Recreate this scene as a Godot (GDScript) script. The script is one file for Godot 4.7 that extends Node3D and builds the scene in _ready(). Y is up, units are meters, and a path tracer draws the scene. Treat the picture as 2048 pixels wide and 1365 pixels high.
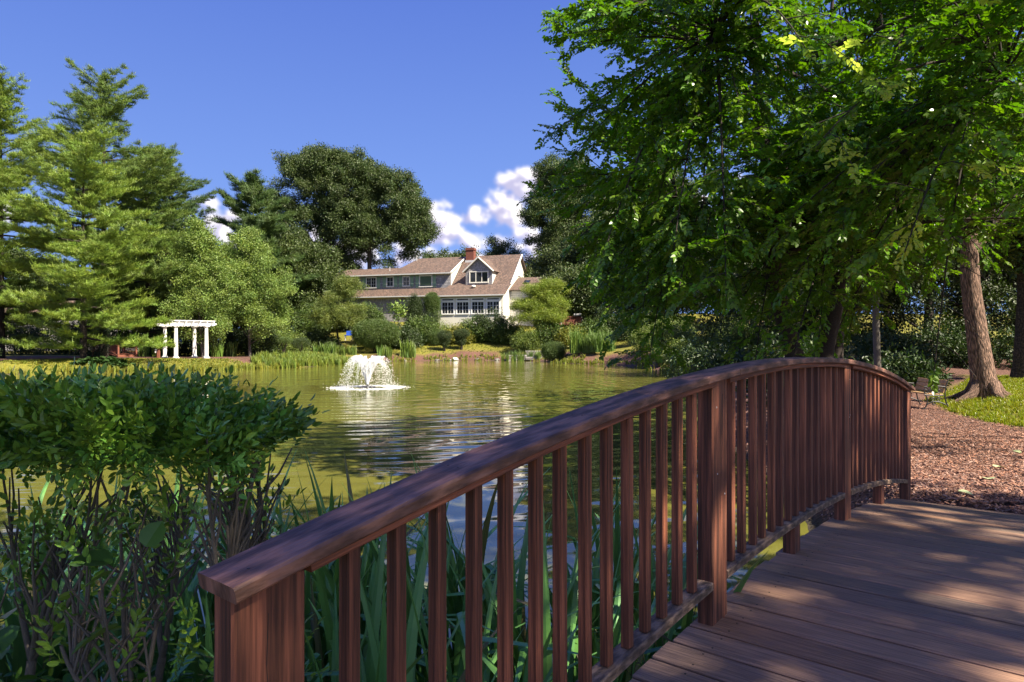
extends Node3D
# A pond garden seen from the near end of an arched wooden footbridge. y = 0 is the water, -z is north; d means metres north of the camera.

var rng := RandomNumberGenerator.new()
var taken := {}
var M := {}
var eye := Vector3(0, 2.2, 0)
var leaf_sets := {}

# ------------------------------------------------------------------ naming
func numbered(called: String) -> String:
	if not taken.has(called):
		taken[called] = 0
		return called
	taken[called] += 1
	return "%s_%03d" % [called, taken[called]]

func thing(called: String, label: String, category: String, at := Vector3.ZERO, turn := 0.0, group := "") -> Node3D:
	var o := Node3D.new()
	o.name = numbered(called)
	add_child(o)
	o.position = at
	o.rotation.y = turn
	tag(o, label, category, group)
	return o

func tag(o: Node, label: String, category: String, group := "") -> void:
	o.set_meta("label", label)
	o.set_meta("category", category)
	if group != "":
		o.set_meta("group", group)

func put(parent: Node, called: String, mesh: Mesh, mat: Material, xf := Transform3D.IDENTITY) -> MeshInstance3D:
	var o := MeshInstance3D.new()
	o.mesh = mesh
	o.material_override = mat
	o.transform = xf
	o.name = called if parent != self else numbered(called)
	parent.add_child(o, true)
	return o

func structure(called: String, mesh: Mesh, mat: Material) -> MeshInstance3D:
	var o := put(self, called, mesh, mat)
	o.set_meta("kind", "structure")
	return o

func start() -> SurfaceTool:
	var st := SurfaceTool.new()
	st.begin(Mesh.PRIMITIVE_TRIANGLES)
	return st

func spread(a: float, b: float) -> float:
	return rng.randf_range(a, b)

# ------------------------------------------------------------------ materials
func lin(r: float, g: float, b: float) -> Color:
	return Color(r, g, b).linear_to_srgb()

func ntex(freq: float, sd: int, lo: float, hi: float, size := 512, octaves := 4, cellular := false) -> NoiseTexture2D:
	var n := FastNoiseLite.new()
	n.seed = sd
	n.frequency = freq
	n.noise_type = FastNoiseLite.TYPE_CELLULAR if cellular else FastNoiseLite.TYPE_SIMPLEX_SMOOTH
	n.fractal_octaves = octaves
	n.fractal_type = FastNoiseLite.FRACTAL_FBM
	var t := NoiseTexture2D.new()
	t.width = size
	t.height = size
	t.seamless = true
	t.noise = n
	var g := Gradient.new()
	g.set_color(0, Color(lo, lo, lo))
	g.set_color(1, Color(hi, hi, hi))
	g.set_offset(0, 0.22)
	g.set_offset(1, 0.78)
	t.color_ramp = g
	return t

func mat(c: Color, rough := 0.8, tex: Texture2D = null, scale := Vector3.ONE, tri := false, bump: Texture2D = null, cm := 0.0) -> StandardMaterial3D:
	var m := StandardMaterial3D.new()
	m.albedo_color = c
	m.roughness = rough
	m.uv1_scale = scale
	if tri:
		m.uv1_triplanar = true
		m.uv1_world_triplanar = true
	if tex:
		m.albedo_texture = tex
	if bump:
		m.heightmap_enabled = true
		m.heightmap_texture = bump
		m.heightmap_scale = cm
	return m

func leaf_mat(rough: float, back: float, c := Color.WHITE, by_copy := true, spec := 0.5) -> StandardMaterial3D:
	var m := mat(c, rough)
	m.metallic_specular = spec
	m.vertex_color_use_as_albedo = by_copy
	if back > 0.0:
		m.backlight_enabled = true
		m.backlight = Color(0.9, 1.0, 0.35) * back
	return m

func make_materials() -> void:
	var grain := ntex(0.012, 3, 0.72, 1.0, 512, 5)
	var grain_b := ntex(0.03, 8, 0.0, 1.0, 512, 4)
	var wood := ntex(0.03, 13, 0.76, 1.0, 512, 5)
	var blotch := ntex(0.01, 21, 0.55, 1.0, 512, 5)
	var fine := ntex(0.05, 5, 0.6, 1.0, 512, 3)
	var fine_b := ntex(0.06, 6, 0.0, 1.0, 512, 3)
	M.grain = grain
	M.blotch = blotch
	M.fine = fine
	for i in 3:
		var post := mat(lin([0.42, 0.36, 0.45][i], [0.14, 0.122, 0.15][i], [0.07, 0.064, 0.072][i]), 0.68, wood, Vector3(0.22, 7.0, 1), false, grain_b, 0.12)
		post.uv1_offset = Vector3(0.37 * i, 0.21 * i, 0)
		post.detail_enabled = true
		post.detail_albedo = blotch
		post.detail_blend_mode = BaseMaterial3D.BLEND_MODE_MUL
		M["stain%d" % i] = post
	M.cap = mat(lin(0.34, 0.165, 0.115), 0.62, blotch, Vector3(1.1, 4.0, 1), false, grain_b, 0.1)
	M.bottom = mat(lin(0.3, 0.2, 0.135), 0.75, blotch, Vector3(2.2, 6.0, 1), false, grain_b, 0.15)
	for i in 5:
		var r: float = [0.44, 0.33, 0.38, 0.49, 0.28][i]
		var d := mat(lin(r, r * [0.6, 0.64, 0.56, 0.58, 0.68][i], r * [0.4, 0.46, 0.35, 0.37, 0.5][i]), 0.66, wood, Vector3(0.2, 6.0, 1), false, grain_b, 0.15)
		d.uv1_offset = Vector3(0.19 * i, 0.27 * i, 0)
		M["deck%d" % i] = d
	M.nail = mat(lin(0.02, 0.018, 0.018), 0.5)
	M.ground = mat(Color.WHITE, 0.95, ntex(0.035, 31, 0.55, 1.0, 512, 5), Vector3(0.5, 0.5, 0.5), true, fine_b, 3.0)
	M.ground.vertex_color_use_as_albedo = true
	for i in 3:
		M["chip%d" % i] = mat(lin([0.2, 0.13, 0.27][i], [0.09, 0.058, 0.13][i], [0.06, 0.04, 0.09][i]), 0.9)
	M.bark = mat(lin(0.105, 0.075, 0.055), 0.95, ntex(0.02, 41, 0.45, 1.0, 512, 5), Vector3(3, 0.8, 1), false, ntex(0.02, 42, 0.0, 1.0, 512, 4), 2.5)
	M.bark_red = mat(lin(0.42, 0.26, 0.19), 0.95, ntex(0.02, 43, 0.42, 1.0, 512, 5), Vector3(4, 0.35, 1), false, ntex(0.02, 44, 0.0, 1.0, 512, 4), 3.5)
	M.bark_dark = mat(lin(0.05, 0.038, 0.03), 0.95, fine, Vector3(3, 1, 1))
	M.bark_grey = mat(lin(0.17, 0.15, 0.13), 0.95, fine, Vector3(3, 1, 1))
	M.twig = mat(lin(0.3, 0.25, 0.19), 0.9, fine, Vector3(6, 2, 1))
	M.leaf = leaf_mat(0.3, 1.0)
	M.leaf_gloss = leaf_mat(0.3, 0.4)
	M.leaf_far = leaf_mat(0.5, 0.7)
	M.needle = leaf_mat(0.55, 0.6)
	M.white = mat(lin(0.8, 0.8, 0.78), 0.5)
	M.iron = mat(lin(0.02, 0.02, 0.022), 0.45)
	M.slat = mat(lin(0.62, 0.38, 0.18), 0.5, grain, Vector3(0.8, 8, 1))
	M.redwood = mat(lin(0.28, 0.1, 0.06), 0.7, grain, Vector3(0.8, 6, 1))
	M.stone = mat(lin(0.25, 0.23, 0.21), 0.9, blotch, Vector3(1.2, 1.2, 1.2), true)
	M.stone_pale = mat(lin(0.45, 0.43, 0.4), 0.9, blotch, Vector3(1.2, 1.2, 1.2), true)
	M.brick = mat(lin(0.27, 0.09, 0.06), 0.9, fine, Vector3(2, 2, 2), true)
	M.glass = mat(lin(0.02, 0.025, 0.03), 0.06)
	M.shutter = mat(lin(0.23, 0.34, 0.22), 0.6)
	M.trim = mat(lin(0.72, 0.7, 0.62), 0.6)
	M.cream = mat(lin(0.62, 0.55, 0.38), 0.7)
	M.gutter = mat(lin(0.6, 0.6, 0.58), 0.4)
	M.pipe = mat(lin(0.5, 0.5, 0.5), 0.4)
	M.droplet = mat(lin(0.93, 0.95, 0.96), 0.15)
	M.droplet.backlight_enabled = true
	M.droplet.backlight = Color(0.8, 0.8, 0.8)
	M.foam = mat(lin(0.85, 0.87, 0.87), 0.6)
	M.foam.backlight_enabled = true
	M.foam.backlight = Color(0.5, 0.5, 0.5)
	M.blue = mat(lin(0.03, 0.1, 0.5), 0.5)
	M.tan = mat(lin(0.42, 0.3, 0.17), 0.8)

# colour textures of shingled roofs and walls, seen from ninety metres
func course_texture(base: Color, other: Color, courses: int, vary: float, sd: int, line: float) -> ImageTexture:
	var r := RandomNumberGenerator.new()
	r.seed = sd
	var w := 256
	var h := 256
	var im := Image.create(w, h, false, Image.FORMAT_RGB8)
	var step: int = h / courses
	for c in courses:
		var x := 0
		while x < w:
			var k := r.randi_range(6, 16)
			var col := base.lerp(other, r.randf()) * (1.0 + r.randf_range(-vary, vary))
			im.fill_rect(Rect2i(x, c * step, k, step), col)
			x += k
		im.fill_rect(Rect2i(0, c * step, w, maxi(1, step / 6)), (base * line))
	return ImageTexture.create_from_image(im)

# ------------------------------------------------------------------ mesh helpers
func poly(st: SurfaceTool, pts: Array, out: Vector3, grain := Vector3.RIGHT) -> void:
	var n: Vector3 = (pts[1] - pts[0]).cross(pts[2] - pts[0]).normalized()
	var q := pts
	if n.dot(out) < 0.0:
		q = pts.duplicate()
		q.reverse()
		n = -n
	var u := grain
	if absf(n.dot(grain)) > 0.9:
		u = Vector3.UP if absf(n.y) < 0.7 else Vector3.BACK
	var v := n.cross(u).normalized()
	u = v.cross(n).normalized()
	for i in range(1, q.size() - 1):
		for p in [q[0], q[i + 1], q[i]]:
			st.set_normal(n)
			st.set_uv(Vector2(p.dot(u), p.dot(v)))
			st.add_vertex(p)

func box(st: SurfaceTool, c: Vector3, s: Vector3, bev := 0.0, grain := Vector3.RIGHT, bs := Basis.IDENTITY) -> void:
	var ax := [bs.x, bs.y, bs.z]
	var h := [s.x / 2, s.y / 2, s.z / 2]
	var g: Vector3 = bs * grain
	for a in 3:
		var e := (a + 1) % 3
		var f := (a + 2) % 3
		for sg in [-1.0, 1.0]:
			var o: Vector3 = c + ax[a] * (sg * h[a])
			var E: Vector3 = ax[e] * (h[e] - bev)
			var F: Vector3 = ax[f] * (h[f] - bev)
			poly(st, [o - E - F, o + E - F, o + E + F, o - E + F], ax[a] * sg, g)
			if bev > 0.0:
				for sf in [-1.0, 1.0]:
					var p: Vector3 = c + ax[a] * (sg * h[a]) + ax[e] * (sf * (h[e] - bev))
					var q: Vector3 = c + ax[a] * (sg * (h[a] - bev)) + ax[e] * (sf * h[e])
					poly(st, [p - F, p + F, q + F, q - F], ax[a] * sg + ax[e] * sf, g)
	if bev > 0.0:
		for sx in [-1.0, 1.0]:
			for sy in [-1.0, 1.0]:
				for sz in [-1.0, 1.0]:
					var k := Vector3(sx, sy, sz)
					var pts := []
					for a in 3:
						var p := c
						for b in 3:
							p += ax[b] * (k[b] * (h[b] - (0.0 if a == b else bev)))
						pts.append(p)
					poly(st, pts, ax[0] * sx + ax[1] * sy + ax[2] * sz, g)

func box_mesh(s: Vector3, bev := 0.0, grain := Vector3.RIGHT, c := Vector3.ZERO) -> ArrayMesh:
	var st := start()
	box(st, c, s, bev, grain)
	return st.commit()

func tube(st: SurfaceTool, pts: Array, radii: Array, sides := 6, close := true) -> void:
	var n := pts.size()
	var x := Vector3.ZERO
	var rings := []
	var norms := []
	var along := 0.0
	var us := []
	for i in n:
		var t: Vector3 = (pts[mini(i + 1, n - 1)] - pts[maxi(i - 1, 0)]).normalized()
		if i == 0:
			x = t.cross(Vector3(0.31, 0.11, 0.94)).normalized()
			if x.length() < 0.1:
				x = t.cross(Vector3.RIGHT).normalized()
		else:
			x = (x - t * x.dot(t)).normalized()
			along += (pts[i] - pts[i - 1]).length()
		us.append(along)
		var y := t.cross(x)
		var ring := []
		var nn := []
		for k in sides + 1:
			var a := TAU * k / sides
			var dir := x * cos(a) + y * sin(a)
			nn.append(dir)
			ring.append(pts[i] + dir * radii[i])
		rings.append(ring)
		norms.append(nn)
	for i in n - 1:
		for k in sides:
			for c in [[i, k], [i + 1, k], [i + 1, k + 1], [i, k], [i + 1, k + 1], [i, k + 1]]:
				st.set_normal(norms[c[0]][c[1]])
				st.set_uv(Vector2(float(c[1]) / sides, us[c[0]]))
				st.add_vertex(rings[c[0]][c[1]])
	if close:
		var t2: Vector3 = (pts[n - 1] - pts[n - 2]).normalized()
		for k in range(1, sides - 1):
			for p in [rings[n - 1][0], rings[n - 1][k + 1], rings[n - 1][k]]:
				st.set_normal(t2)
				st.set_uv(Vector2(0, us[n - 1]))
				st.add_vertex(p)

func lathe(st: SurfaceTool, prof: Array, sides: int, at := Vector3.ZERO) -> void:   # prof: Vector2(radius, height), from bottom to top
	for i in prof.size() - 1:
		var a: Vector2 = prof[i]
		var b: Vector2 = prof[i + 1]
		var n2 := Vector2(b.y - a.y, a.x - b.x).normalized()
		for k in sides:
			var c0 := TAU * k / sides
			var c1 := TAU * (k + 1) / sides
			for q in [[a, c0], [b, c1], [b, c0], [a, c0], [a, c1], [b, c1]]:
				var ca := cos(q[1])
				var sa := sin(q[1])
				st.set_normal(Vector3(n2.x * ca, n2.y, n2.x * sa))
				st.set_uv(Vector2(q[1], q[0].y))
				st.add_vertex(at + Vector3(q[0].x * ca, q[0].y, q[0].x * sa))

func ball(st: SurfaceTool, c: Vector3, r: Vector3, rough := 0.0, rings := 6, sides := 8) -> void:
	var p := []
	for i in rings + 1:
		var row := []
		var a := PI * i / rings
		for k in sides:
			var b := TAU * k / sides
			var q := Vector3(sin(a) * cos(b), cos(a), sin(a) * sin(b))
			row.append(q * (1.0 + (spread(-rough, rough) if i > 0 and i < rings else 0.0)))
		p.append(row)
	for i in rings:
		for k in sides:
			var l := (k + 1) % sides
			for t in [[p[i][k], p[i][l], p[i + 1][l]], [p[i][k], p[i + 1][l], p[i + 1][k]]]:
				var m: Vector3 = (t[0] + t[1] + t[2]) / 3.0
				var w := [c + t[0] * r, c + t[1] * r, c + t[2] * r]
				if (w[1] - w[0]).cross(w[2] - w[0]).length() > 1e-9:
					poly(st, w, m)

# ------------------------------------------------------------------ leaves
const HEART := [Vector2(0, 0.06), Vector2(0.3, 0.0), Vector2(0.47, 0.2), Vector2(0.42, 0.48), Vector2(0.2, 0.8), Vector2(0, 1.0)]
const OVAL := [Vector2(0, 0), Vector2(0.17, 0.22), Vector2(0.22, 0.5), Vector2(0.15, 0.8), Vector2(0, 1.0)]
const ROUND := [Vector2(0, 0), Vector2(0.3, 0.1), Vector2(0.44, 0.4), Vector2(0.34, 0.75), Vector2(0, 1.0)]
const RHOMB := [Vector2(0, 0), Vector2(0.3, 0.45), Vector2(0, 1.0)]

func add_leaf(st: SurfaceTool, xf: Transform3D, line: Array, fold := 0.25, droop := 0.18) -> void:
	for sd in [-1.0, 1.0]:
		var nrm: Vector3 = (xf.basis * Vector3(-sd * fold, 1, droop * 0.6)).normalized()
		for i in line.size() - 1:
			var a: Vector2 = line[i]
			var b: Vector2 = line[i + 1]
			var ma := xf * Vector3(0, -droop * a.y * a.y, a.y)
			var mb := xf * Vector3(0, -droop * b.y * b.y, b.y)
			var oa := xf * Vector3(sd * a.x, a.x * fold - droop * a.y * a.y, a.y)
			var ob := xf * Vector3(sd * b.x, b.x * fold - droop * b.y * b.y, b.y)
			var tris := []
			if a.x > 0.001:
				tris.append([ma, oa, ob])
			if b.x > 0.001:
				tris.append([ma, ob, mb])
			elif a.x > 0.001:
				tris[0] = [ma, oa, mb]
			for t in tris:
				var f: Vector3 = (t[1] - t[0]).cross(t[2] - t[0])
				var o: Array = [t[0], t[2], t[1]] if f.dot(nrm) > 0.0 else t
				for v in o:
					st.set_normal(nrm)
					st.add_vertex(v)

func aim(at: Vector3, dir: Vector3, up: Vector3, s := 1.0) -> Transform3D:
	var z := dir.normalized()
	var x := up.cross(z)
	if x.length() < 0.05:
		x = Vector3.RIGHT.cross(z)
	x = x.normalized()
	return Transform3D(Basis(x, z.cross(x), z) * Basis.from_scale(Vector3(s, s, s)), at)

func any_dir() -> Vector3:
	var z := spread(-1, 1)
	var a := spread(0, TAU)
	var r := sqrt(1.0 - z * z)
	return Vector3(r * cos(a), z, r * sin(a))

# a twig along +z with leaves on both sides; keeps the leaves' places so that near ones can be parts of their own
func spray_set(called: String, n: int, length: float, leaf: float, line: Array, hang: float, sd: int, whorl := false) -> void:
	rng.seed = sd
	var list := []
	for v in 3:
		var places := []
		var st := start()
		for i in n:
			var t := (i + 1.0) / n
			var side := -1.0 if i % 2 else 1.0
			var p := Vector3(sin(t * 4.0 + v) * 0.03 * length, -0.12 * length * t * t, length * t)
			var dir := Vector3(side * spread(0.55, 1.0), spread(-hang, 0.25), spread(0.25, 0.9))
			if whorl:
				var a := TAU * i * 0.382 + v
				dir = Vector3(cos(a), spread(0.1, 0.7), 0.0) * 0.8 + Vector3(0, 0, spread(0.2, 0.9))
			if i == n - 1:
				dir = Vector3(spread(-0.3, 0.3), spread(-hang, 0.1), 1)
			var up := (Vector3.UP + any_dir() * 0.55).normalized()
			var s := leaf * spread(0.7, 1.15)
			var xf := aim(p + dir.normalized() * leaf * 0.12, dir, up, s)
			places.append(xf)
			add_leaf(st, xf, line)
		var tw := start()
		tube(tw, [Vector3.ZERO, Vector3(0, -0.03 * length, length * 0.5), Vector3(0, -0.12 * length, length)], [leaf * 0.03, leaf * 0.022, leaf * 0.012], 3, false)
		list.append({"mesh": st.commit(), "places": places, "twig": tw.commit()})
	var one := start()
	add_leaf(one, Transform3D.IDENTITY, line)
	leaf_sets[called] = {"variants": list, "leaf": one.commit()}

func cluster(n: int, leaf: float, flat: float, line: Array, sd: int) -> ArrayMesh:   # leaves spread in a ball of radius 1
	rng.seed = sd
	var st := start()
	for i in n:
		var p := any_dir() * pow(rng.randf(), 0.45)
		p.y *= flat
		var dir := (p + any_dir() * 0.9 + Vector3(0, -0.25, 0)).normalized()
		add_leaf(st, aim(p, dir, (Vector3.UP + any_dir() * 0.8 + p * 0.4).normalized(), leaf * spread(0.7, 1.2)), line)
	return st.commit()

func needle_tuft(n: int, sd: int) -> ArrayMesh:   # a white pine plume: thin needles round a short shoot
	rng.seed = sd
	var st := start()
	for i in n:
		var p := Vector3(spread(-0.3, 0.3), spread(-0.1, 0.12), spread(-0.3, 0.5))
		var dir := (Vector3(spread(-1, 1), spread(-0.25, 1.0), spread(-0.5, 1.2))).normalized()
		var side := dir.cross(any_dir()).normalized() * 0.034
		var nrm := side.cross(dir).normalized()
		var t := [p - side, p + dir * spread(0.5, 0.85), p + side]
		if nrm.y < 0:
			nrm = -nrm
			t.reverse()
		for v in t:
			st.set_normal(nrm)
			st.add_vertex(v)
	return st.commit()

func tinted(base: Color, vary := 0.25) -> Color:   # linear
	var k := spread(1.0 - vary, 1.0 + vary)
	var y := spread(-vary, vary) * 0.5
	return Color(base.r * k * (1.0 + y), base.g * k, base.b * k * (1.0 - y))

func many(parent: Node, called: String, mesh: Mesh, m: Material, xfs: Array, tint: Color, vary := 0.25) -> MultiMeshInstance3D:
	var mm := MultiMesh.new()
	mm.transform_format = MultiMesh.TRANSFORM_3D
	mm.use_colors = true
	mm.mesh = mesh
	mm.instance_count = xfs.size()
	for i in xfs.size():
		mm.set_instance_transform(i, xfs[i])
		mm.set_instance_color(i, tinted(tint, vary))
	var o := MultiMeshInstance3D.new()
	o.multimesh = mm
	o.material_override = m
	o.name = called
	parent.add_child(o, true)
	o.set_meta("kind", "stuff")
	return o

func in_frame(p: Vector3) -> float:   # distance north if the photograph shows the place, else a large number
	var d := -p.z
	if d < 0.4 or absf(p.x) > d * 0.76 or absf(p.y - eye.y) > d * 0.51:
		return 1e6
	return d

# sprays: the nearest leaves become parts of their own, the rest copies of whole sprays
func dress(root: Node3D, kind: String, xfs: Array, m: StandardMaterial3D, tint: Color, vary: float, singles: int, twigs := true) -> void:
	var leaf_set: Dictionary = leaf_sets[kind]
	var order := range(xfs.size())
	var key := []
	for x in xfs:
		key.append(in_frame(root.transform * x.origin))
	order.sort_custom(func(a, b): return key[a] < key[b])
	var per: int = leaf_set.variants[0].places.size()
	var near := mini(int(singles / per), order.size())
	var shades := []
	for i in 5:
		var s := m.duplicate()
		s.vertex_color_use_as_albedo = false
		s.albedo_color = tinted(tint, vary).linear_to_srgb()
		shades.append(s)
	for i in near:
		if key[order[i]] > 1e5:
			near = i
			break
		var v: Dictionary = leaf_set.variants[i % 3]
		var x: Transform3D = xfs[order[i]]
		for p in v.places:
			put(root, "leaf", leaf_set.leaf, shades[rng.randi() % 5], x * p)
	var lists := [[], [], []]
	for i in range(order.size()):
		if i >= near:
			lists[i % 3].append(xfs[order[i]])
	for v in 3:
		if lists[v].size():
			many(root, "foliage", leaf_set.variants[v].mesh, m, lists[v], tint, vary)
	if twigs:
		var all := []
		for i in order.size():
			all.append(xfs[order[i]])
		many(root, "twigs", leaf_set.variants[0].twig, M.twig_copy, all, Color(0.11, 0.09, 0.06), 0.2)

# ------------------------------------------------------------------ ground
var shore: PackedVector2Array
var island: PackedVector2Array

func away(poly_: PackedVector2Array, p: Vector2) -> float:   # distance to the outline, negative inside
	var best := 1e9
	var inside := false
	var n := poly_.size()
	var j := n - 1
	for i in n:
		var a := poly_[i]
		var b := poly_[j]
		if (a.y > p.y) != (b.y > p.y) and p.x < (b.x - a.x) * (p.y - a.y) / (b.y - a.y) + a.x:
			inside = not inside
		var e := b - a
		var t := clampf((p - a).dot(e) / e.length_squared(), 0.0, 1.0)
		best = minf(best, (p - a - e * t).length_squared())
		j = i
	return -sqrt(best) if inside else sqrt(best)

var bumps := FastNoiseLite.new()

func height_at(x: float, d: float, sd: float) -> float:
	if sd < 0.0:
		return maxf(-1.0, sd * 0.45)
	var p := 0.75
	if d > 6.0 and x > 0.0:
		p = lerpf(0.78, 0.34, smoothstep(6.0, 16.0, d)) + lerpf(0.0, 0.9, smoothstep(24.0, 45.0, d))
	var width := lerpf(0.9, 3.5, smoothstep(8.0, 40.0, d))
	var h := p * smoothstep(0.0, width, sd)
	var hill := 4.3 * smoothstep(76.0, 95.0, d) * smoothstep(-40.0, -20.0, x)
	hill += 2.2 * smoothstep(44.0, 78.0, d) * smoothstep(10.0, 22.0, x) * (1.0 - smoothstep(76.0, 95.0, d) * 0.8)
	h += hill + bumps.get_noise_2d(x, d) * 0.08 * smoothstep(0.3, 3.0, sd)
	if island.size() and absf(x - 18.0) < 14.0 and d < 34.0:
		h += 0.22 * smoothstep(0.0, 2.5, -away(island, Vector2(x, d)))
	return h

func g(x: float, d: float) -> float:
	return height_at(x, d, away(shore, Vector2(x, d)))

func at_ground(x: float, d: float) -> Vector3:
	return Vector3(x, g(x, d), -d)

func ground_class(x: float, d: float, sd: float) -> int:   # 0 lawn, 1 bark mulch, 2 bank and bed
	if sd < 0.15:
		return 2
	var wob := bumps.get_noise_2d(x * 3.0 + 90.0, d * 3.0) * 1.2
	if x > 1.5 and d < 44.0 + wob * 3.0 and d > 2.0:
		return 0 if away(island, Vector2(x, d)) < wob * 0.15 else 1
	if d < 30.0:
		return 2 if sd < 3.0 else 0
	if x < -18.0:
		if d + wob < 55.0:
			return 0 if x > -36.0 + wob else 1
		return 1 if d < 66.0 else 0
	if sd < 2.4 + wob and x > -16.0:
		return 1
	return 0

func build_ground() -> void:
	bumps.seed = 4
	bumps.frequency = 0.12
	var tools := [start(), start(), start()]
	var colors := [Color(0.31, 0.3, 0.028), Color(0.24, 0.118, 0.083), Color(0.075, 0.055, 0.035)]
	var fields := [[-6.0, 34.0, -4.0, 26.0, 0.2], [-110.0, 110.0, -30.0, 150.0, 1.0]]
	var tone := FastNoiseLite.new()
	tone.seed = 9
	tone.frequency = 0.35
	for fi in 2:
		var f: Array = fields[fi]
		var nx := int(round((f[1] - f[0]) / f[4]))
		var nd := int(round((f[3] - f[2]) / f[4]))
		var vs := []
		var cs := []
		var ks := PackedInt32Array()
		for j in nd + 1:
			for i in nx + 1:
				var x: float = f[0] + i * f[4]
				var d: float = f[2] + j * f[4]
				var sd := away(shore, Vector2(x, d))
				var y := height_at(x, d, sd)
				var k := ground_class(x, d, sd)
				var c: Color = colors[k]
				var t := tone.get_noise_2d(x * 2.0, d * 2.0) * 0.25 + tone.get_noise_2d(x * 0.3, d * 0.3) * 0.3
				c = c * (1.0 + t)
				if k == 0:
					c = c.lerp(Color(0.3, 0.24, 0.06), clampf(tone.get_noise_2d(x * 0.7 + 50.0, d * 0.7) * 1.3, 0.0, 0.65))
				c.a = 1.0
				vs.append(Vector3(x, y, -d))
				cs.append(c)
				ks.append(k)
		for j in nd:
			for i in nx:
				if fi == 1:
					var x0: float = f[0] + i * f[4]
					var d0: float = f[2] + j * f[4]
					if x0 >= -6.01 and x0 + f[4] <= 34.01 and d0 >= -4.01 and d0 + f[4] <= 26.01:
						continue
				var a := j * (nx + 1) + i
				var q := [a, a + 1, a + nx + 2, a + nx + 1]
				for t in [[q[0], q[1], q[2]], [q[0], q[2], q[3]]]:
					var k: int = ks[t[0]]
					if ks[t[1]] == ks[t[2]]:
						k = ks[t[1]]
					var st: SurfaceTool = tools[k]
					for v in [t[0], t[2], t[1]]:
						st.set_color(cs[v])
						st.set_uv(Vector2(vs[v].x, vs[v].z))
						st.add_vertex(vs[v])
	for i in 3:
		var st: SurfaceTool = tools[i]
		st.index()
		st.generate_normals()
		structure(["lawn_ground", "bark_mulch_path", "pond_bank"][i], st.commit(), M.ground)
	# land to the horizon
	var far := start()
	for q in [[-900, -110, -900, 900], [110, 900, -900, 900], [-110, 110, 150, 900], [-110, 110, -900, -30]]:
		poly(far, [Vector3(q[0], 0.6, -q[2]), Vector3(q[1], 0.6, -q[2]), Vector3(q[1], 0.6, -q[3]), Vector3(q[0], 0.6, -q[3])], Vector3.UP)
	structure("distant_land", far.commit(), mat(lin(0.06, 0.08, 0.02), 0.95))

func build_water() -> void:
	var n := 1024
	var side := 96.0
	var x0 := -52.0
	var d0 := -10.0
	var fx := -6.84
	var fd := 32.3
	var ns := FastNoiseLite.new()
	ns.seed = 12
	ns.frequency = 0.55
	ns.fractal_octaves = 3
	var warp := FastNoiseLite.new()
	warp.seed = 17
	warp.frequency = 0.09
	warp.fractal_octaves = 2
	var data := PackedFloat32Array()
	data.resize(n * n)
	for j in n:
		var d := d0 + side * (n - 1 - j) / (n - 1.0)
		for i in n:
			var x := x0 + side * i / (n - 1.0)
			var r := sqrt((x - fx) * (x - fx) + (d - fd) * (d - fd))
			var w := warp.get_noise_2d(x, d)
			var ring := sin(r * 11.0 + w * 5.0) * 0.4 + sin(r * 6.7 - w * 6.0 + 1.3) * 0.5
			var amp := 0.85 * exp(-absf(r - 12.0) * 0.06) * (0.65 + 0.5 * w)
			data[j * n + i] = 0.5 + 0.2 * amp * ring + 0.13 * ns.get_noise_2d(x * 0.55, d)
	var im := Image.create_from_data(n, n, false, Image.FORMAT_RF, data.to_byte_array())
	var m := mat(lin(0.145, 0.142, 0.03), 0.03, null, Vector3.ONE, false, ImageTexture.create_from_image(im), 8.0)
	m.metallic_specular = 0.62
	var st := start()
	var c := [Vector3(x0, 0, -d0), Vector3(x0 + side, 0, -d0), Vector3(x0 + side, 0, -d0 - side), Vector3(x0, 0, -d0 - side)]
	var uv := [Vector2(0, 1), Vector2(1, 1), Vector2(1, 0), Vector2(0, 0)]
	for k in [0, 2, 1, 0, 3, 2]:
		st.set_normal(Vector3.UP)
		st.set_uv(uv[k])
		st.add_vertex(c[k])
	structure("pond_water", st.commit(), m)

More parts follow.
